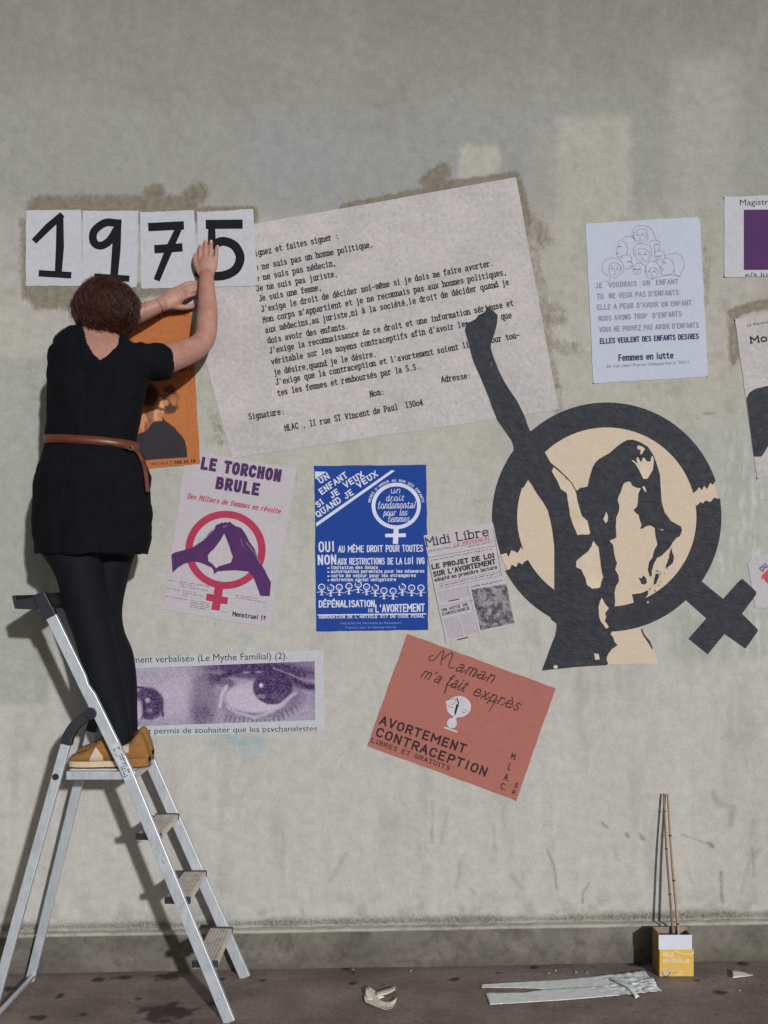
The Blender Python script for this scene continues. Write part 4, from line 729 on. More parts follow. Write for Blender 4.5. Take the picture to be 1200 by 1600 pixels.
# ---- eyes strip
E = cv(190, 1000, 3.636); Q = [(172, 1029), (505, 1015.7), (507.6, 1141.6), (175, 1153)]
t = root_at('eyes_poster', Q, 'white strip poster with a purple photograph of two eyes between lines of print'); sheet('paper', Q, PW, t, .0012, seed=21)
def eyes(X, Y):
    x = (X - 190) * 3.636; y = (Y - 1000) * 3.636; nz = fbm(X, Y, 22, 4, 91); ng = fbm(X, Y, 1.6, 2, 92)
    v = np.full(X.shape, .60) + .35 * (nz - .5)
    def E2(cx, cy, rx, ry, s=.3, rot=0):
        c, s_ = math.cos(rot), math.sin(rot); dx, dy = x - cx, y - cy; return sst(1 + s, 1 - s, np.hypot((dx * c + dy * s_) / rx, (-dx * s_ + dy * c) / ry))
    def to(m, val, a=1.0):
        nonlocal v; v = v + (val - v) * m * a
    to(E2(300, 300, 200, 120, .6), .78, .8); to(E2(150, 200, 160, 60, .6), .62, .6); to(E2(470, 330, 80, 190, .5), .22, .75); to(E2(450, 420, 60, 60, .6), .15, .6); to(E2(640, 380, 90, 60, .6), .35, .5)
    to(sst(190, 130, y) * sst(420, 700, x), .22, .7); to(sst(1000, 1110, x), .38, .7); to(E2(1010, 420, 120, 60, .5), .62, .6)
    to(E2(800, 170, 330, 52, .35, .08), .05, .95); to(E2(580, 235, 90, 26, .5, .3), .12, .8); to(E2(1010, 250, 120, 26, .5, .25), .08, .9); to(E2(800, 330, 230, 120, .2, -.03), .25, .75)
    to(E2(770, 325, 185, 88, .12, -.03), .86, 1.0); to(E2(705, 250, 60, 24, .4), .70, .6); to(E2(858, 270, 112, 96, .07), .06, 1.0); to(E2(900, 330, 60, 30, .5), .2, .5); to(E2(793, 258, 11, 13, .4), .95, 1.0); to(E2(790, 320, 26, 12, .5), .45, .7)
    to(E2(705, 180, 22, 9, .6), .75, .9); to(E2(780, 178, 22, 8, .6), .65, .9); to(E2(700, 205, 110, 14, .5), .1, .6)
    d = poly_dist(x, y, [(598, 262), (570, 310), (560, 375)]); to(sst(16, 3, d), .92, .9); d = poly_dist(x, y, [(600, 380), (660, 415), (760, 440), (860, 405), (960, 320), (990, 300)]); to(sst(14, 4, d), .80, .8); to(E2(640, 370, 24, 18, .5), .85, .8)
    d = poly_dist(x, y, [(540, 215), (700, 168), (850, 165), (960, 215), (1060, 262), (1090, 265)]); to(sst(20, 6, d), .03, .9); d = poly_dist(x, y, [(860, 160), (960, 195), (1060, 245)]); to(sst(8, 2, d) * (y < 240), .55, .5)
    for k in range(17):
        lx = 600 + k * 24; ly = 425 + 28 * math.sin(k / 16 * 3.1) - (max(0, lx - 850) * .42); to(sst(5, 1.5, poly_dist(x, y, [(lx, ly), (lx - 14 + k * 2, ly + 34)])), .10, .8)
    for k in range(6): to(sst(5, 1.5, poly_dist(x, y, [(560 - k * 3, 235 - k * 8), (510 - k * 6, 262 - k * 14)])), .06, .8)
    to(E2(150, 360, 90, 92, .12), .07, 1.0); to(sst(10, 3, poly_dist(x, y, [(60, 268), (120, 270), (190, 310), (228, 370), (235, 430)])), .05, 1.0); to(E2(95, 400, 22, 60, .4), .85, .9); to(E2(140, 450, 100, 14, .4, -.3), .12, .8); to(E2(148, 342, 12, 13, .5), .8, .9); to(E2(160, 400, 16, 10, .6), .5, .8); to(E2(110, 460, 60, 12, .5), .75, .6)
    v = np.clip(v + .42 * (ng - .5), 0, 1)[..., None]; c0, c1 = C3('#351a50'), C3('#bab4c8'); return c0 + (c1 - c0) * v
colgrid('eye_photo', [(174, 1045.5), (491.7, 1033), (492.7, 1125), (176, 1136)], 330, 100, eyes, AM, t, .0016)
btxt('text_line', 'ment verbalisé» (Le Mythe Familial) (2).', E(66, 130), E(942, 107), 11.0, KT, t, .0016)
btxt('text_line', 'soit permis de souhaiter que les psychanalystes', E(92, 533), E(1110, 517), 9.5, KT, t, .0016, clip=[((175, 1152.2), (507.6, 1140.8))])
# ---- right edge fragments
R = cv(1100, 290, 2.46)
Q = [(1131.7, 307.5), (1330, 302), (1332, 430), (1131.7, 433)]
t = root_at('violet_poster', Q, 'white poster with a solid violet block, cut off by the right edge of the picture'); sheet('paper', Q, PW, t, .0012, seed=23)
polyfill('violet_block', [[(1162, 328), (1325, 326), (1326, 421), (1162, 422)]], KP, t, .0016)
btxt('text_line', 'Magistrat', (1156, 321), (1212, 319.5), 9.5, KT, t, .0016); btxt('text_line', 'e/a jurée', (1164, 434), (1222, 432.5), 9.5, KT, t, .0016, clip=[((1131, 433.2), (1332, 430))])
Q = [(1148, 499), (1320, 472), (1345, 730), (1183, 748)]
t = root_at('pinkish_poster', Q, 'pinkish poster headed by heavy black lettering over a black round shape, below the violet one'); sheet('paper', Q, PL, t, .0012, seed=25)
acc = []; txt(acc, "Le Planning Familial", R(165, 542), (1232, 500), 3.6, .6); ribbons('small_print', acc, KT, t, .0016)
acc = []; txt(acc, "Monde", R(178, 606), (1236, 528), 9.5, 2.4, slab=.9); ribbons('title', acc, KT, t, .0016)
polyfill('black_shape', [R([(162, 818), (175, 795), (200, 780), (246, 770)]) + [(1260, 610), (1290, 660), (1270, 700), (1230, 690), (1200, 697)] + R([(232, 1025), (220, 1042), (192, 1042)])], KB, t, .0016)
Q = [(1168, 880), (1290, 812), (1330, 950), (1180, 950)]
t = root_at('red_letter_poster', Q, 'pale lilac paper corner with red and purple slanted letters at the right edge'); sheet('paper', Q, PT, t, .0010, seed=27)
V = cv(1120, 850, 15.0)
polyfill('red_shape', [V([(1045, 830), (1050, 740), (1180, 610), (1300, 500), (1500, 700), (1380, 900), (1260, 1000), (1130, 860), (1085, 790), (1062, 836)])], ink('red_ink', '#b04a50', .05), t, .0014)
acc = []; txt(acc, "DU C", V(1060, 650), V(1330, 400), 7, 1.5); ribbons('lettering', acc, KP, t, .0016)

# ================================================================== stepladder
a = N('brushed_aluminium'); n = a.ramp(a.noise(90, 4, .6, (1, 1, .08)), .3, .7, .9, 1.08); sc_ = a.ramp(a.noise(240, 4, .7), .35, .75, .9, 1.1)
c = a.mix(1.0, a.mix(1.0, rgb('#c6ced9'), a.gray(n), 'MULTIPLY'), a.gray(sc_), 'MULTIPLY'); M_AL = a.out(c, a.ramp(a.noise(20, 4, .6), .3, .7,   .34, .5), .55, a.noise(300, 3, .6), .08, .001, .5)
M_TR = simple('ribbed_tread', '#c9c2b6', .6, .1, .25, 40, .4, 160); M_BK = simple('black_plastic', '#23272e', .45, 0, .15, 30, .2, 300, .4); M_FT = simple('grey_plastic', '#77777a', .6)
LD = thing('stepladder', 'aluminium household stepladder with black plastic fittings standing against the wall', 'ladder', (-0.95, 3.69, 0.0))
def rail(side):   # 0 near, 1 far
    yy = (lambda z: 3.49 + 0.05 * z) if side == 0 else (lambda z: 3.885 - 0.045 * z)
    g = ground_z(-.54); pts = [(-.5405, g), (-.912, .881), (-1.045, 1.145), (-1.066, 1.178), (-1.080, 1.212), (-1.200, 1.452)]
    vs, fs = beam([(x, yy(z), z) for x, z in pts], [.0405, .0405, .0405, .035, .0395, .0395], .021, 0); o = mk('rail', vs, fs, M_AL, LD); bevel(o, .0022); return yy
yn = rail(0); yf = rail(1)
for side, yy in ((0, yn), (1, yf)):
    X0, Z0 = -1.388 if side == 0 else -1.380, ground_z(-1.38)
    vs, fs = beam([(X0, yy(0) + (.004 if side == 0 else 0), Z0), (-1.128, yy(.98) + (.002 if side == 0 else -.0), .985)], .034, .020, 0); o = mk('rear_leg', vs, fs, M_AL, LD); bevel(o, .0022)
    # pivot cap
    yc = yy(.85) - .0115; vs, fs = tube([(-1.162, yc - .001, .862), (-1.162, yc + .012, .862)], [.0115, .0115], 20, caps=False); fixn(mk('rivet_cap', vs, fs, M_BK, LD))
    # plastic hinge arm
    hp = spline([(-1.128, .975), (-1.118, 1.010), (-1.090, 1.050), (-1.045, 1.082)], 6)
    vs, fs = beam([(x, yy(z), z) for x, z in hp], [.040 - .006 * i / 18 for i in range(len(hp))], .030, 0); o = mk('hinge_arm', vs, fs, M_BK, LD); bevel(o, .004)
    vs, fs = tube([(-1.040, yy(1.08) - .018, 1.085), (-1.040, yy(1.08) + .014, 1.085)], [.0215, .0215], 28, caps=False); o = mk('hinge_disc', vs, fs, M_BK, LD); fixn(o); bevel(o, .002)
vs = []; fs = []; box(vs, fs, (-1.130, yn(.87) + .004, .848), (-.884, yf(.87) - .0115, .878)); o = mk('platform', vs, fs, M_AL, LD); bevel(o, .004)
vs = []; fs = []
for k in range(9):
    y0 = yn(.87) + .03 + k * .033; box(vs, fs, (-1.122, y0, .8785), (-.890, y0 + .024, .8815))
mk('platform_ribbing', vs, fs, M_TR, LD)
for zc, xc in ((.655, -.836), (.432, -.731), (.210, -.632)):
    y0, y1 = yn(zc) + .0115, yf(zc) - .0115; vs = []; fs = []; box(vs, fs, (xc - .043, y0, zc - .022), (xc + .043, y1, zc)); tr = mk('tread', vs, fs, M_TR, LD); bevel(tr, .003)
    vs = []; fs = []
    for k in range(7): box(vs, fs, (xc - .038 + k * .0115, y0 + .012, zc + .0003), (xc - .038 + k * .0115 + .006, y1 - .012, zc + .0025))
    mk('tread_ribbing', vs, fs, M_TR, tr)
    for yy_ in (y0 + .004, y1 - .004):
        vs = []; fs = []; box(vs, fs, (xc - .046, yy_ - .0045, zc - .020), (xc + .046, yy_ + .0045, zc + .0045)); bevel(mk('end_cap', vs, fs, M_BK, tr), .002)
# handle and tray
for y in (yn(1.45), yf(1.45)):
    v, f = beam([(-1.190, y, 1.425), (-1.232, y, 1.508)], .046, .030, 0); bevel(mk('rail_sleeve', v, f, M_BK, LD), .003)
vs = []; fs = []; y0, y1 = yn(1.5) - .012, yf(1.5) + .012
prof = [(-1.215, 1.500), (-1.235, 1.512), (-1.262, 1.496), (-1.312, 1.486), (-1.318, 1.504), (-1.328, 1.502), (-1.318, 1.456), (-1.235, 1.452), (-1.205, 1.470)]
m = len(prof); vs = [Vector((x, y0, z)) for x, z in prof] + [Vector((x, y1, z)) for x, z in prof]; fs = [(i, (i + 1) % m, m + (i + 1) % m, m + i) for i in range(m)]
for lo in (0, m):
    for tt in tessellate_polygon([[Vector((x, z, 0)) for x, z in prof]]): fs.append(tuple(lo + i for i in tt))
o = mk('tool_tray', vs, fs, M_BK, LD); bevel(o, .0015)
vs, fs = tube([(-1.372, yn(0) + .01, ground_z(-1.37) + .022), (-1.366, yf(0) - .01, ground_z(-1.37) + .022)], [.0095, .0095], 14); mk('cross_brace', vs, fs, M_AL, LD, True)
M_SC = simple('scuff', '#4b4f55', .7); M_DP = simple('dried_paste', '#d9d7cf', .6)
sx_ = lambda u, v: Vector((-.5405 + (-.912 + .5405) * u, 0, ground_z(-.54) + (.881 - ground_z(-.54)) * u)) + Vector((.92, 0, .39)) * v
rs4 = random.Random(11)
for k in range(16):
    u = rs4.uniform(.04, .95); v = rs4.uniform(-.014, .012); p = sx_(u, v); y = yn(p.z) - .0109; L = rs4.uniform(.003, .018) if k else .028; an = rs4.uniform(-.5, .5) + 1.57; w = rs4.uniform(.0004, .0010) if k else .0012
    d_ = Vector((math.cos(an), 0, math.sin(an))) * L; n_ = Vector((-math.sin(an), 0, math.cos(an))) * w
    if k == 0: p = sx_(.075, -.002)
    p.y = y; mk('scuff_mark' if k % 3 else 'paste_drip', [p - d_ - n_, p + d_ - n_ * .4, p + d_ + n_ * .4, p - d_ + n_], [(0, 1, 2, 3)], M_SC if k % 3 or not k else M_DP, LD)
# pictogram label on the near rail
a = N('sticker'); c = rgb('#b4bcc4'); M_ST = a.out(c, .5)
d = Vector((-.912 + .5405, 0, .881 - ground_z(-.54))).normalized(); s_ = Vector((d.z, 0, -d.x)); c0 = Vector((-.912, 0, .881)); SF = lambda u, v: (lambda p: Vector((p.x, yn(p.z) - .0113, p.z)))(c0 + d * u + s_ * v)
lab = mk('safety_label', [SF(-.028, -.016), SF(.108, -.016), SF(.108, .016), SF(-.028, .016)], [(0, 3, 2, 1)], M_ST, LD)
vs = []; fs = []; rs3 = random.Random(4)
for i in range(15):
    for j in range(3):
        if rs3.random() < .3: continue
        u = -.022 + i * .0085; v = -.010 + j * .0095; w, h = rs3.uniform(.0015, .004), rs3.uniform(.0015, .003); b = len(vs); r = rs3.uniform(-.002, .002)
        vs += [SF(u - w, v - h + r) + Vector((0, -.0005, 0)), SF(u + w, v - h) + Vector((0, -.0005, 0)), SF(u + w + r, v + h) + Vector((0, -.0005, 0)), SF(u - w, v + h) + Vector((0, -.0005, 0))]; fs.append((b, b + 3, b + 2, b + 1))
mk('pictogram', vs, fs, simple('pictogram_ink', '#3c4650', .5), lab)

# ================================================================== the woman
a = N('skin'); n = a.ramp(a.noise(17, 6, .7), .35, .65); c = a.mix(n, rgb('#a88376'), rgb('#9a6f63')); c = a.mix(a.math('MULTIPLY', a.ramp(a.noise(90, 3, .6), .5, .7), .25), c, rgb('#8d5549'))
sep = a.n('ShaderNodeSeparateXYZ'); a.set(sep.inputs[0], a.geo.outputs['Position'])
M_SK = a.out(c, .5, 0, a.noise(350, 3, .6), .15, .001, .35); M_SK.node_tree.nodes['Principled BSDF'].inputs['Subsurface Weight'].default_value = .08; M_SK.node_tree.nodes['Principled BSDF'].inputs['Subsurface Scale'].default_value = .01
M_DR = simple('black_jersey', '#0b0d13', .9, 0, .3, 25, .5, 320, .15); M_LG = simple('black_leggings', '#0d1017', .8, 0, .2, 20, .3, 500, .2); M_BE = simple('brown_leather', '#5e3020', .42, 0, .18, 60, .3, 200, .5)
WM = thing('person', 'person in black dress and brown belt, standing on the stepladder, hands on the wall', 'person', (-0.99, 3.68, .882))
def R_(py, x0, x1, y, ry): p0 = P(x0, py, y); p1 = P(x1, py, y); return ((p0.x + p1.x) / 2, y, p0.z, (p1.x - p0.x) / 2, ry)
def chain(pts, n=12, sy=1.0): 
    sp = spline([tuple(P(x, y, d)) + (r,) for x, y, d, r in pts], 4); return tube([p[:3] for p in sp], [p[3] for p in sp], n, sy)
near = [(862, 64, 160, 3.64, .10), (900, 88, 162, 3.64, .092), (957, 103, 170, 3.64, .080), (1000, 118, 181, 3.64, .075), (1030, 126, 187, 3.64, .074), (1065, 134, 193, 3.635, .068), (1110, 150, 201, 3.63, .053), (1150, 166, 206, 3.63, .042), (1172, 170, 204, 3.63, .040)]
far = [(862, 120, 211, 3.74, .10), (900, 132, 200, 3.74, .092), (950, 140, 190, 3.74, .080), (985, 150, 193, 3.745, .075), (1020, 158, 207, 3.75, .074), (1065, 170, 213, 3.755, .064), (1110, 184, 214, 3.76, .05), (1150, 190, 215, 3.76, .042), (1170, 190, 212, 3.76, .040)]
def legs(g):
    out = []
    for L in (near, far):
        rr = [R_(py, x0 + g, x1 - g, y, ry - g * .0024) for py, x0, x1, y, ry in L]; rr = spline(rr, 4); out.append(loft(rr, 30))
    return out
tors = [(866, 56, 228, 3.67, .135), (800, 53, 229, 3.67, .14), (745, 57, 228, 3.67, .135), (715, 66, 221, 3.68, .118), (693, 75, 213, 3.685, .10), (650, 78, 214, 3.69, .10), (610, 78, 224, 3.70, .108), (575, 79, 240, 3.71, .108), (550, 82, 236, 3.715, .10), (540, 86, 216, 3.717, .094), (527, 92, 196, 3.72, .085), (513, 108, 188, 3.725, .068), (505, 125, 182, 3.73, .05)]
def torso(g, top=13): return loft(spline([R_(py, x0 + g, x1 - g, y, ry - g * .0024) for py, x0, x1, y, ry in tors[1:top]], 4), 40, 2.2)
HC = P(165, 482, 3.735)
parts = legs(4) + [torso(4)] + [chain([(155, 560, 3.70, .05), (160, 535, 3.70, .052), (163, 500, 3.72, .05)]), ellipsoid(HC, (.076, .095, .108)), ellipsoid(HC + Vector((.01, .05, -.04)), (.058, .062, .08))]
parts += [ellipsoid(HC + Vector((.012, .112, -.025)), (.014, .022, .022), 12), ellipsoid(HC + Vector((.012, .098, -.055)), (.024, .015, .010), 12), ellipsoid(HC + Vector((.078, .0, -.02)), (.008, .018, .030), 12), ellipsoid(HC + Vector((-.078, .0, -.02)), (.008, .018, .030), 12), ellipsoid(HC + Vector((.012, .085, -.09)), (.025, .02, .02), 12)]
# right arm and hand
parts += [chain([(205, 568, 3.715, .062), (240, 566, 3.735, .060), (275, 556, 3.78, .053), (303, 545, 3.83, .046), (319, 530, 3.865, .042), (323, 505, 3.89, .042), (324, 480, 3.91, .039), (323, 452, 3.935, .033), (323, 432, 3.95, .0285)], 18)]
def palm(pts, sy): 
    sp = spline([tuple(P(x, y, d)) + (r,) for x, y, d, r in pts], 4); return tube([p[:3] for p in sp], [p[3] for p in sp], 18, sy)
parts += [palm([(323, 436, 3.952, .028), (323, 424, 3.962, .034), (324, 417, 3.968, .039), (324.5, 413, 3.970, .040)], .42)]
for x0, x1, yt, r in ((311.5, 313.5, 380.5, .0086), (320, 321.3, 373.5, .0090), (328.6, 330, 374, .0088), (336.6, 339.5, 382, .0078)): parts.append(chain([(x0, 414, 3.972, r * 1.15), (x0 * .6 + x1 * .4, 398, 3.976, r * 1.05), (x0 * .3 + x1 * .7, 388, 3.980, r * 1.0), (x1, yt + 3, 3.987, r * .85)], 10))
parts.append(chain([(314, 427, 3.965, .015), (307, 415, 3.972, .0125), (304.5, 406, 3.978, .0105), (306, 398, 3.983, .009)], 10))
# left arm and hand
parts += [chain([(110, 535, 3.74, .058), (125, 535, 3.80, .052), (150, 525, 3.86, .045), (180, 506, 3.89, .042), (205, 495, 3.905, .038), (230, 485, 3.92, .033), (252, 476, 3.935, .0275)], 18)]
parts += [palm([(250, 477, 3.935, .0275), (262, 471, 3.945, .034), (268, 467.5, 3.951, .039), (272, 465, 3.954, .040)], .5)]
for k, (x0, y0, x1, y1, x2, y2, r) in enumerate(((277, 450, 293, 443, 308, 441, .0085), (280, 456, 297, 449, 313, 446, .0090), (282, 462, 299, 455, 314, 452, .0088), (282, 468, 297, 462, 309, 459, .0078))):
    parts.append(chain([(x0 - 6, y0 + 3, 3.958, r * 1.2), (x0 + 4, y0 - 1, 3.958, r * 1.12), (x1, y1, 3.960, r * 1.03), (x2, y2, 3.982, r * .85)], 10))
parts.append(chain([(266, 477, 3.95, .0155), (280, 480, 3.958, .0125), (295, 480, 3.97, .0105), (306, 477, 3.982, .0088)], 10))
body_o = remesh('body', parts, .0034, M_SK, WM, 2)
for s in (-1, 1):
    v, f = ellipsoid(HC + Vector((.012 + s * .028, .098, .006)), (.011, .008, .008), 14); mk('eye', v, f, simple('eye_white' , '#b8b5b0', .3) if s < 0 else bpy.data.materials['eye_white'], WM, True)
v, f = tube([HC + Vector((-.01, .114, -.062)), HC + Vector((.012, .118, -.060)), HC + Vector((.034, .114, -.062))], [.003, .005, .003], 8); mk('lips', v, f, simple('lip', '#9a5550', .5), WM, True)
# nails
for (x, y, d) in ((313, 381, 3.9795), (321.3, 374.5, 3.9795), (330, 375, 3.9795), (340, 383, 3.9800)): v, f = ellipsoid(P(x, y + 2, d - .001), (.0052, .002, .0065), 10); mk('fingernail', v, f, bpy.data.materials.get('nail') or simple('nail', '#c79a8c', .3), WM, True)
# dress
def cloth(co, nr):
    x, y, z = co[:, 0], co[:, 1], co[:, 2]
    n = fbm(x * 100 + z * 30, z * 100 - x * 40, 9, 3, 101) - .5; w = fbm(x * 130, z * 26 + y * 30, 7, 3, 102) - .5; up = sst(1.30, 1.5, z)
    dg = fbm((x + z * .8) * 100, (z - x * .5) * 22, 6, 3, 104) - .5; pull = sst(1.25, 1.45, z) * sst(-1.05, -.85, x); waist = sst(.16, .02, np.abs(z - 1.52 + .37)) 
    co = co + nr * (n * .016 * up + w * .014 + dg * .022 * pull + (fbm(x * 100, z * 30, 3.0, 3, 105) - .5) * .012 * waist)[:, None]
    k = y / F; px = 600 + x / k; py = 910 - (z - H) / k        # open neckline: the cloth dips under the skin of the back
    hem = (z < P(0, 864, 3.67).z)
    vy = np.interp(px, [126, 134, 144, 155, 164, 172, 184, 190], [500, 534, 552, 562, 557, 550, 538, 500]); inside = (py < vy) & (px > 128) & (px < 189) & (y < 3.72) & (py > 480)
    co[inside, 1] += .028
    return co
dp = [loft([(a_, b_, c_, d_, e_) for a_, b_, c_, d_, e_ in spline([R_(py, x0 - (5 if 700 > py > 540 else 1), x1 + (1 if py < 600 else 3), y, ry + .006) for py, x0, x1, y, ry in tors[:12]], 4)], 44, 2.2),
      chain([(196, 566, 3.715, .066), (225, 566, 3.722, .072), (247, 566, 3.738, .0715)], 20), chain([(128, 540, 3.73, .055), (112, 538, 3.76, .062), (110, 538, 3.80, .062)], 18)]
def chain_fl(p): return p
dress = remesh('dress', dp, .0037, M_DR, WM, 5, cloth)
lgo = remesh('leggings', legs(0)[0:2] + [loft([R_(py, x0 + 6, x1 - 6, y, ry - .02) for py, x0, x1, y, ry in tors[:3]], 30)], .006, M_LG, WM, 4)
# belt
wr = [R_(py, x0 - 5, x1 + 3, y, ry + .011) for py, x0, x1, y, ry in ((699, 76, 214, 3.685, .10), (693, 76, 213, 3.685, .10), (686, 77, 213, 3.685, .10))]
vs = []; fs = []; n = 64
for i, (x, y, z, rx, ry) in enumerate(wr):
    for k in range(n):
        an = 2 * math.pi * k / n; cx_, sx_ = math.cos(an), math.sin(an); tilt = -.012 * cx_ - .003
        for q, g in enumerate((0, .003)): vs.append(Vector((x + (rx + g + .001 * (i == 1)) * math.copysign(abs(cx_) ** (2 / 2.2), cx_), y + (ry + g + .001 * (i == 1)) * math.copysign(abs(sx_) ** (2 / 2.2), sx_), z + tilt)))
for i in range(2):
    for k in range(n):
        a0, a1 = (i * n + k) * 2, (i * n + (k + 1) % n) * 2; b0, b1 = a0 + 2 * n, a1 + 2 * n; fs += [(a0 + 1, a1 + 1, b1 + 1, b0 + 1), (a0, b0, b1, a1)]
for k in range(n):
    a0, a1 = k * 2, ((k + 1) % n) * 2; fs.append((a0, a1, a1 + 1, a0 + 1)); b0, b1 = a0 + 4 * n, a1 + 4 * n; fs.append((b0, b0 + 1, b1 + 1, b1))
fixn(mk('belt', vs, fs, M_BE, WM, True))
sp = spline([tuple(P(x, y, d)) for x, y, d in ((196, 698, 3.575), (212, 703, 3.60), (221, 716, 3.61), (227, 735, 3.60), (231, 768, 3.60))], 5); v, f = beam(sp, .013, .004, 0); mk('belt_end', v, f, M_BE, WM)
sp = spline([tuple(P(x, y, d)) for x, y, d in ((200, 701, 3.572), (202, 697, 3.572), (207, 698, 3.574), (206, 703, 3.574), (201, 702, 3.573))], 4); v, f = tube(sp, [.0018] * len(sp), 8); mk('buckle', v, f, simple('old_brass', '#7d6a48', .35, .8), WM, True)
# hair band on the wrist
c0 = P(248, 478, 3.934); ring = []; ax = (P(262, 471, 3.945) - P(240, 481, 3.925)).normalized(); u_ = ax.orthogonal().normalized(); v_ = ax.cross(u_)
for k in range(25): ring.append(c0 + (u_ * math.cos(k * math.tau / 24) + v_ * math.sin(k * math.tau / 24)) * .0295)
v, f = tube(ring, [.0013] * 25, 6, caps=False); mk('wrist_band', v, f, simple('band', '#4a3230', .6), WM, True)
v, f = ellipsoid(P(185, 533, 3.66), (.004, .004, .006), 10); mk('earring', v, f, simple('pearl', '#b8ae9c', .3), WM, True)
# hair: a scalp shell under some thousands of curved locks
a = N('auburn_hair'); n = a.ramp(a.noise(40, 4, .6), .3, .7); c = a.mix(n, rgb('#26120e'), rgb('#50271d')); c = a.mix(a.math('MULTIPLY', a.ramp(a.noise(170, 3, .6), .55, .7), .6), c, rgb('#6b3222')); M_HR = a.out(c, .42, 0, None, spec=.5)
hr = random.Random(21); vs = []; fs = []
HS = P(166, 485, 3.722); RX, RY, RZ = .120, .118, .112
def lump(dv): return 1 + .11 * (float(fbm(dv.x * 3 + 5, dv.z * 3 + 5, .55, 3, 110)) - .5) * 2
v, f = ellipsoid(HS, (RX * .93, RY * .93, RZ * .93), 40)
for i, q in enumerate(v):
    d = q - HS; dn = d.normalized(); q2 = HS + d * lump(dn)
    if dn.y > .35: q2.y = HS.y + .35 * RY * .93
    v[i] = q2
vs += v; fs += f
NL = 7500
for k in range(NL):
    while True:
        d = Vector((hr.gauss(0, 1), hr.gauss(0, 1), hr.gauss(0, 1))).normalized()
        if d.y < .55 and not (d.z < -.93): break
    t_ = Vector((0, 0, -1)) - d * (-d.z); t_ = (t_ + Vector((hr.uniform(-.9, .9), hr.uniform(-.6, .6), hr.uniform(-.5, .3)))); t_ = (t_ - d * t_.dot(d)).normalized(); s_ = d.cross(t_)
    R = lump(d); L = hr.uniform(.03, .07); ph = hr.uniform(0, 6.28); cr = hr.uniform(.003, .0065); w = hr.uniform(.0004, .0009); b = len(vs); m = 9; lift = hr.uniform(.90, 1.0) + (hr.uniform(.02, .12) if hr.random() < .07 else 0)
    for j in range(m):
        u = j / (m - 1); ang = ph + u * 4.5; dd = (d + t_ * (u - .5) * L * 2 / RX * .55).normalized()
        q = HS + Vector((dd.x * RX, dd.y * RY, dd.z * RZ)) * R * (lift + .012) + s_ * cr * math.sin(ang) + d * cr * math.cos(ang); ww = w * (1 - .75 * u * u)
        for e in range(3):
            an = e * 2.094; vs.append(q + (s_ * math.cos(an) + d * math.sin(an)) * ww)
    for j in range(m - 1):
        for e in range(3): fs.append((b + j * 3 + e, b + j * 3 + (e + 1) % 3, b + j * 3 + 3 + (e + 1) % 3, b + j * 3 + 3 + e))
mk('hair', vs, fs, M_HR, WM, True)
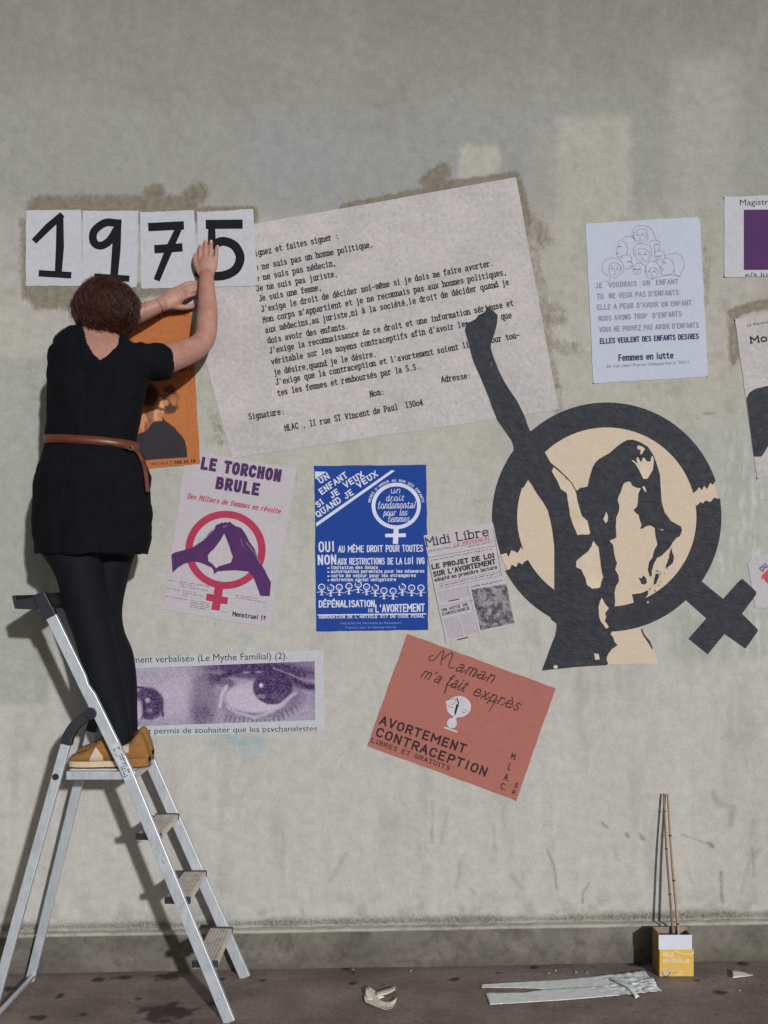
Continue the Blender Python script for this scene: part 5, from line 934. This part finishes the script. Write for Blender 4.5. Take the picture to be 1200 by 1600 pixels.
# shoes
M_TAN = simple('tan_suede', '#8a6338', .9, 0, .15, 60, .5, 400, .2); M_CRM = simple('cream_leather', '#c0b09e', .6, 0, .08, 60, .2, 300); M_SOL = simple('cream_sole', '#bdab95', .7, 0, .08, 60, .2, 300); M_OUT = simple('dark_outsole', '#3a2f28', .8)
def shoe(yc, dx):
    g = lambda x: P(x, 0, 3.63).x + dx; top = lambda py: P(0, py, 3.63).z; zb = .8825
    st_ = [(112, 1186, .020), (115, 1179, .032), (122, 1175, .040), (134, 1171, .045), (146, 1164, .044), (158, 1155, .040), (168, 1150, .036), (178, 1153, .034), (192, 1161, .034), (204, 1158, .034), (212, 1149, .033), (219, 1143, .030), (225, 1147, .027), (231, 1162, .024), (235, 1176, .018)]
    rr = spline([(x, py, w) for x, py, w in st_], 4); n = 20; vs = []; fs = []
    for x, py, w in rr:
        z1 = top(py); z0 = zb + .018
        for k in range(n):
            an = math.tau * k / n; c_, s2 = math.cos(an), math.sin(an); vs.append(Vector((g(x), yc + w * math.copysign(abs(c_) ** .8, c_), (z0 + z1) / 2 + (z1 - z0) / 2 * math.copysign(abs(s2) ** .8, s2))))
    m = len(rr)
    for i in range(m - 1):
        for k in range(n): fs.append((i * n + k, i * n + (k + 1) % n, (i + 1) * n + (k + 1) % n, (i + 1) * n + k))
    fs += [tuple(range(n)), tuple((m - 1) * n + k for k in range(n))]
    S = fixn(mk('shoe', vs, fs, M_TAN, WM, True))
    # sole
    def slab(name, z0, z1, x0, x1, mat, grow):
        pts = [(x, w) for x, py, w in rr if x0 <= x <= x1]; top_ = [(g(x), yc - w - grow) for x, w in pts] + [(g(x), yc + w + grow) for x, w in reversed(pts)]; m = len(top_)
        vs = [Vector((x, y, z0 + (.006 if name == 'outsole' else 0) * 0)) for x, y in top_] + [Vector((x, y, z1)) for x, y in top_]; fs = [(i, (i + 1) % m, m + (i + 1) % m, m + i) for i in range(m)] + [tuple(range(m)), tuple(m + i for i in range(m))]
        fixn(mk(name, vs, fs, mat, S))
    slab('outsole', zb - .0005, zb + .004, 113, 235, M_OUT, .002); slab('midsole', zb + .0042, zb + .024, 112, 205, M_SOL, .0045); slab('heel_wrap', zb + .0042, zb + .034, 204, 239, M_TAN, .0055)
    # coloured panels, following the side of the upper on both sides
    def panel(name, pts, mat, grow):
        xs_ = [x for x, _, _ in rr]; tp = [p for _, p, _ in rr]; ww = [w for _, _, w in rr]
        for sd in (-1, 1):
            grid = [];
            px0, px1 = min(p[0] for p in pts), max(p[0] for p in pts); nn = 10; mm_ = 6; vs = []; fs = []
            up = [p for p in pts if p[2] == 1]; lo = [p for p in pts if p[2] == 0]
            for i in range(nn + 1):
                x = px0 + (px1 - px0) * i / nn; yu = np.interp(x, [p[0] for p in up], [p[1] for p in up]); yl = np.interp(x, [p[0] for p in lo], [p[1] for p in lo])
                for j in range(mm_ + 1):
                    py = yu + (yl - yu) * j / mm_; z = top(py); z1 = top(np.interp(x, xs_, tp)); z0 = zb + .018; hh = max((z1 - z0) / 2, .004); s2 = max(-.97, min(.97, (z - (z0 + z1) / 2) / hh)); s2 = math.copysign(abs(s2) ** 1.25, s2); c_ = math.sqrt(1 - s2 * s2)
                    vs.append(Vector((g(x), yc + sd * (np.interp(x, xs_, ww) * c_ ** .8 + grow), z)))
            for i in range(nn):
                for j in range(mm_): q = i * (mm_ + 1) + j; fs.append((q, q + 1, q + mm_ + 2, q + mm_ + 1))
            mk(name, vs, fs, mat, S, True)
    panel('side_panel', [(145, 1186, 1), (152, 1172, 1), (156, 1163, 1), (166, 1178, 1), (145, 1189, 0), (166, 1189, 0)], M_CRM, .002); panel('side_panel', [(182, 1166, 1), (194, 1161, 1), (205, 1160, 1), (182, 1177, 0), (206, 1172, 0)], M_CRM, .0025)
    sp = []
    for k in range(5):
        x = 141 + k * 5; py = np.interp(x, [q[0] for q in rr], [q[1] for q in rr]) - .8; p = Vector((g(x), yc, top(py))); sp += [p + Vector((0, -.014, -.003)), p + Vector((.004, .014, -.003))]
    v, f = tube(sp, [.0016] * len(sp), 6, caps=False); mk('lace', v, f, M_CRM, S, True)
    return S
shoe(3.62, 0); shoe(3.765, -.022)
for yc, x in ((3.63, 188), (3.76, 203)):
    v, f = chain([(x, 1176, yc, .036), (x, 1155, yc, .037), (x - 1, 1146, yc, .038)], 16); mk('sock', v, f, simple('dark_red_sock', '#33141a', .9) if 'dark_red_sock' not in bpy.data.materials else bpy.data.materials['dark_red_sock'], WM, True)

# ================================================================== things on the pavement
# box of paste powder holding canes
bx0, bx1 = P(1031, 1527, 3.81).x, P(1084, 1527, 3.81).x; zb = ground_z(1.15) + .002; zt = P(0, 1461, 3.81).z; yb0, yb1 = 3.812, 3.905
BX = thing('cardboard_box', 'small open yellow and white cardboard box on the pavement at the plinth, holding the canes', 'box', ((bx0 + bx1) / 2, (yb0 + yb1) / 2, zb))
M_YE = N('yellow_card'); a = M_YE; sep = a.n('ShaderNodeSeparateXYZ'); a.set(sep.inputs[0], a.geo.outputs['Position']); c = a.mix(a.ramp(a.noise(8, 2), .35, .65), rgb('#c9a648'), rgb('#d2b363')); M_YE = a.out(c, .5)
M_WC = simple('white_card', '#c4cad6', .55, 0, .04, 20, .1); M_CB = simple('raw_card', '#8f7c72', .85, 0, .1, 60); zm = P(0, 1484, 3.81).z
def panel_(name, lo, hi, mat, par): vs = []; fs = []; box(vs, fs, lo, hi); return mk(name, vs, fs, mat, par)
th = .0025
panel_('front_lower', (bx0, yb0, zb), (bx1, yb0 + th, zm), M_YE, BX); panel_('front_flap', (bx0 - .004, yb0 - .0012, zm + .0004), (bx1 - .006, yb0 + th - .001, zt), M_WC, BX)
panel_('back_panel', (bx0 - .004, yb1 - th, zb), (bx1 + .001, yb1, zt - .0008), M_CB, BX)
panel_('left_panel', (bx0 - .002, yb0 + th + .0002, zb), (bx0 + th, yb1 - th - .0002, zt - .001), simple('side_card', '#8d7334', .7), BX); panel_('right_panel', (bx1 - th, yb0 + th + .0002, zb), (bx1 - .0002, yb1 - th - .0002, zt - .012), M_CB, BX); panel_('bottom', (bx0 + th, yb0 + th + .0002, zb + .0005), (bx1 - th - .0002, yb1 - th - .0002, zb + th), M_CB, BX)
XB = cv(1010, 1440, 13.333)
def boxprint(name, strokes, mat, off):
    o = ribbons(name, strokes, mat, None, 0); s = 3.81 / WD
    me = o.data; co = np.zeros(len(me.vertices) * 3); me.vertices.foreach_get('co', co); co = co.reshape(-1, 3); co[:, 0] *= s; co[:, 2] = H + (co[:, 2] - H) * s; co[:, 1] = yb0 - off + (co[:, 1] - WD)
    me.vertices.foreach_set('co', co.ravel()); me.transform(Matrix.Translation(-ORG[BX.name])); o.parent = BX
acc = []; txt(acc, "COLLE", XB(345, 715), XB(565, 715), 5.2, 1.2); txt(acc, "UNIVERSELLE", XB(350, 850), XB(890, 850), 4.6, 1.2); squiggle(acc, XB(400, 760), XB(735, 760), 2.0, .8); squiggle(acc, XB(530, 1060), XB(760, 1060), 3, .8); squiggle(acc, XB(650, 1110), XB(750, 1110), 3, .9); boxprint('lettering', acc, simple('pale_print', '#d8cdbb', .6), .0006)
boxprint('swoosh', [(XB(spline([(600, 610), (720, 660), (860, 685), (985, 655)], 5)), 1.7)], simple('swoosh_print', '#dcc09a', .6), .0006)
boxprint('round_mark', [(XB([(350, 1055), (480, 1055)]), 6.5)], simple('mark_print', '#b9a79c', .6), .0008); boxprint('mark_rim', [(XB(spline([(335, 1050), (360, 1120), (415, 1140), (470, 1115), (495, 1050)], 4)), 1.1)], simple('rim_print', '#6a4c40', .6), .0011); boxprint('green_mark', [(XB([(555, 1080), (640, 1045)]), 1.8)], simple('green_print', '#8fa36b', .6), .0008)
# canes
M_CA = simple('bamboo', '#7d6857', .6, 0, .2, 60, .3, 200, sc=(1, 1, .2)); M_CA2 = simple('pale_cane', '#9a8674', .6, 0, .2, 60, .3, 200, sc=(1, 1, .2)); M_ND = simple('cane_node', '#4d3b30', .7)
for pa, pb, r, mt, lb in (((1036.5, 1241, 3.985), (1054, 1500, 3.865), .0052, M_CA, 'darker cane, left one of the pair rising from the yellow box'), ((1043, 1242, 3.985), (1063, 1500, 3.870), .0058, M_CA2, 'paler cane, right one of the pair rising from the yellow box')):
    a_, b_ = P(*pa), P(*pb); b_.z = zb + .008; t = thing('bamboo_cane', lb, 'cane', b_, 'canes standing in the yellow box'); pts = [b_.lerp(a_, u) + Vector((math.sin(u * 7) * .002, 0, 0)) for u in np.linspace(0, 1, 14)]
    v, f = tube(pts, [r * (1 - .25 * u) for u in np.linspace(0, 1, 14)], 10); mk('stem', v, f, mt, t, True)
    for u in ((.18, .42, .68, .9) if r < .0055 else (.25, .5, .76)): p = b_.lerp(a_, u) + Vector((math.sin(u * 7) * .002, 0, 0)); dd = (a_ - b_).normalized(); v, f = tube([p - dd * .003, p, p + dd * .003], [r * 1.0, r * 1.22, r * 1.0], 10, caps=False); mk('node', v, f, M_ND, t, True)
# strips of paper lying on the pavement
M_SP = simple('scrap_paper', '#dfe4e2', .7, 0, .08, 30, .5, 60); M_SP2 = simple('scrap_paper_cream', '#e0d9c8', .7, 0, .08, 30, .5, 60)
St = cv(500, 1480, 1.714)
def strip(name, topl, botl, mat, label, hgt, seed, cat='paper', group=None, nu=40, nv=7, curl=None):
    topl = St(topl); botl = St(botl); vs = []; fs = []
    def along(pl, u): 
        L = [0]; [L.append(L[-1] + math.hypot(b[0] - a[0], b[1] - a[1])) for a, b in zip(pl, pl[1:])]; u *= L[-1]; return np.interp(u, L, [p[0] for p in pl]), np.interp(u, L, [p[1] for p in pl])
    for i in range(nu + 1):
        u = i / nu; a = along(topl, u); b = along(botl, u)
        for j in range(nv + 1):
            v = j / nv; p = GP(a[0] + (b[0] - a[0]) * v, a[1] + (b[1] - a[1]) * v); hh = .0012 + hgt(u, v) + (.002 + .010 * max(0, u - .55)) * abs(float(fbm(p.x * 100, p.y * 100, 2.0, 3, seed)) - .5) * 2
            vs.append(p + Vector((0, 0, hh)))
    for i in range(nu):
        for j in range(nv): q = i * (nv + 1) + j; fs.append((q, q + nv + 1, q + nv + 2, q + 1))
    c = sum((Vector(v) for v in vs), Vector()) / len(vs); o = mk(name, [v - c for v in vs], fs, mat, None, True); o.location = c; o['label'] = label; o['category'] = cat
    so_ = o.modifiers.new('t', 'SOLIDIFY'); so_.thickness = .0006
    if group: o['group'] = group
    return o
pa = strip('strip_half', [(432, 101), (640, 88), (780, 76), (870, 67), (880, 79)], [(432, 110), (572, 111), (640, 118), (780, 108), (900, 100)], M_SP, 'long crumpled white paper strip on the pavement, upper of two lying together', lambda u, v: .075 * max(0, u - .6) * abs(float(fbm(u * 40, v * 9, 2.2, 3, 141)) - .5), 130, nu=100, nv=12, group='paper strips on the pavement')
pb = strip('strip_half', [(443, 124), (545, 123), (600, 115), (740, 108), (890, 96)], [(455, 156), (650, 144), (850, 128), (885, 123), (916, 121)], M_SP, 'long flat white paper strip on the pavement, lower of two, nearer the camera', lambda u, v: .001 + .085 * max(0, u - .62) * abs(float(fbm(u * 40, v * 7 + 30, 2.0, 3, 143)) - .5), 131, nu=100, nv=12, group='paper strips on the pavement')
pc = strip('torn_ribbon', [(775, 80), (800, 98), (830, 112), (856, 134)], [(768, 84), (792, 102), (822, 117), (846, 139)], M_SP, 'narrow torn ribbon of white paper lying across the crumpled end of the strips', lambda u, v: .014 * math.sin(u * 3.14), 132, nu=16, nv=2)
tp = thing('paper_strip', 'long white paper strip on the pavement, slit at one end and crumpled', 'paper', pa.location.copy())
for o in (pa, pb, pc):
    o.parent = tp; o.location = o.location - tp.location
    for key in ('label', 'category', 'group'):
        if key in o: del o[key]
strip('torn_paper', [(126, 112), (140, 125), (165, 150), (190, 152), (207, 140)], [(118, 134), (120, 152), (150, 165), (178, 174), (192, 170)], M_SP2, 'curled torn scrap of cream paper on the pavement left of the long strips', lambda u, v: .006 * (v - .5) ** 2 * 4, 133, nu=14, nv=6)
strip('torn_paper', [(122, 130), (122, 118), (132, 110), (140, 122)], [(126, 142), (150, 143), (175, 135), (160, 128)], M_SP2, 'small upright torn flap of cream paper beside the curled scrap', lambda u, v: .011 * (1 - v) * (1 - u * .5), 134, nu=10, nv=5)
strip('torn_paper', [(150, 128), (175, 120), (203, 111)], [(152, 138), (180, 133), (201, 124)], M_SP2, 'thin torn sliver of pale paper lying behind the curled scrap', lambda u, v: .008, 135, nu=10, nv=3)
strip('torn_paper', [(1103, 66), (1130, 68), (1160, 76)], [(1105, 88), (1125, 84), (1160, 78)], M_SP2, 'small triangular torn paper scrap on the pavement right of the yellow box', lambda u, v: .006 * (1 - u), 136, nu=10, nv=4)
vs = []; fs = []
for px, py in ((552, 1516), (642, 1518), (917, 1521), (900, 1521), (857, 1522), (1156, 1549), (955, 1524), (868, 1518)):
    p = GP(px, py); b = len(vs); s = .004 + .002 * math.sin(px); vs += [p + Vector((-s, -s, .003)), p + Vector((s, -s * .4, .004)), p + Vector((s * .3, s, .005)), p + Vector((0, 0, .001))]; fs += [(b, b + 1, b + 2), (b + 1, b, b + 3), (b + 2, b + 1, b + 3), (b, b + 2, b + 3)]
o = mk('paper_crumbs', vs, fs, M_SP2, None); o['kind'] = 'stuff'; o['label'] = 'tiny white paper crumbs scattered along the foot of the plinth'
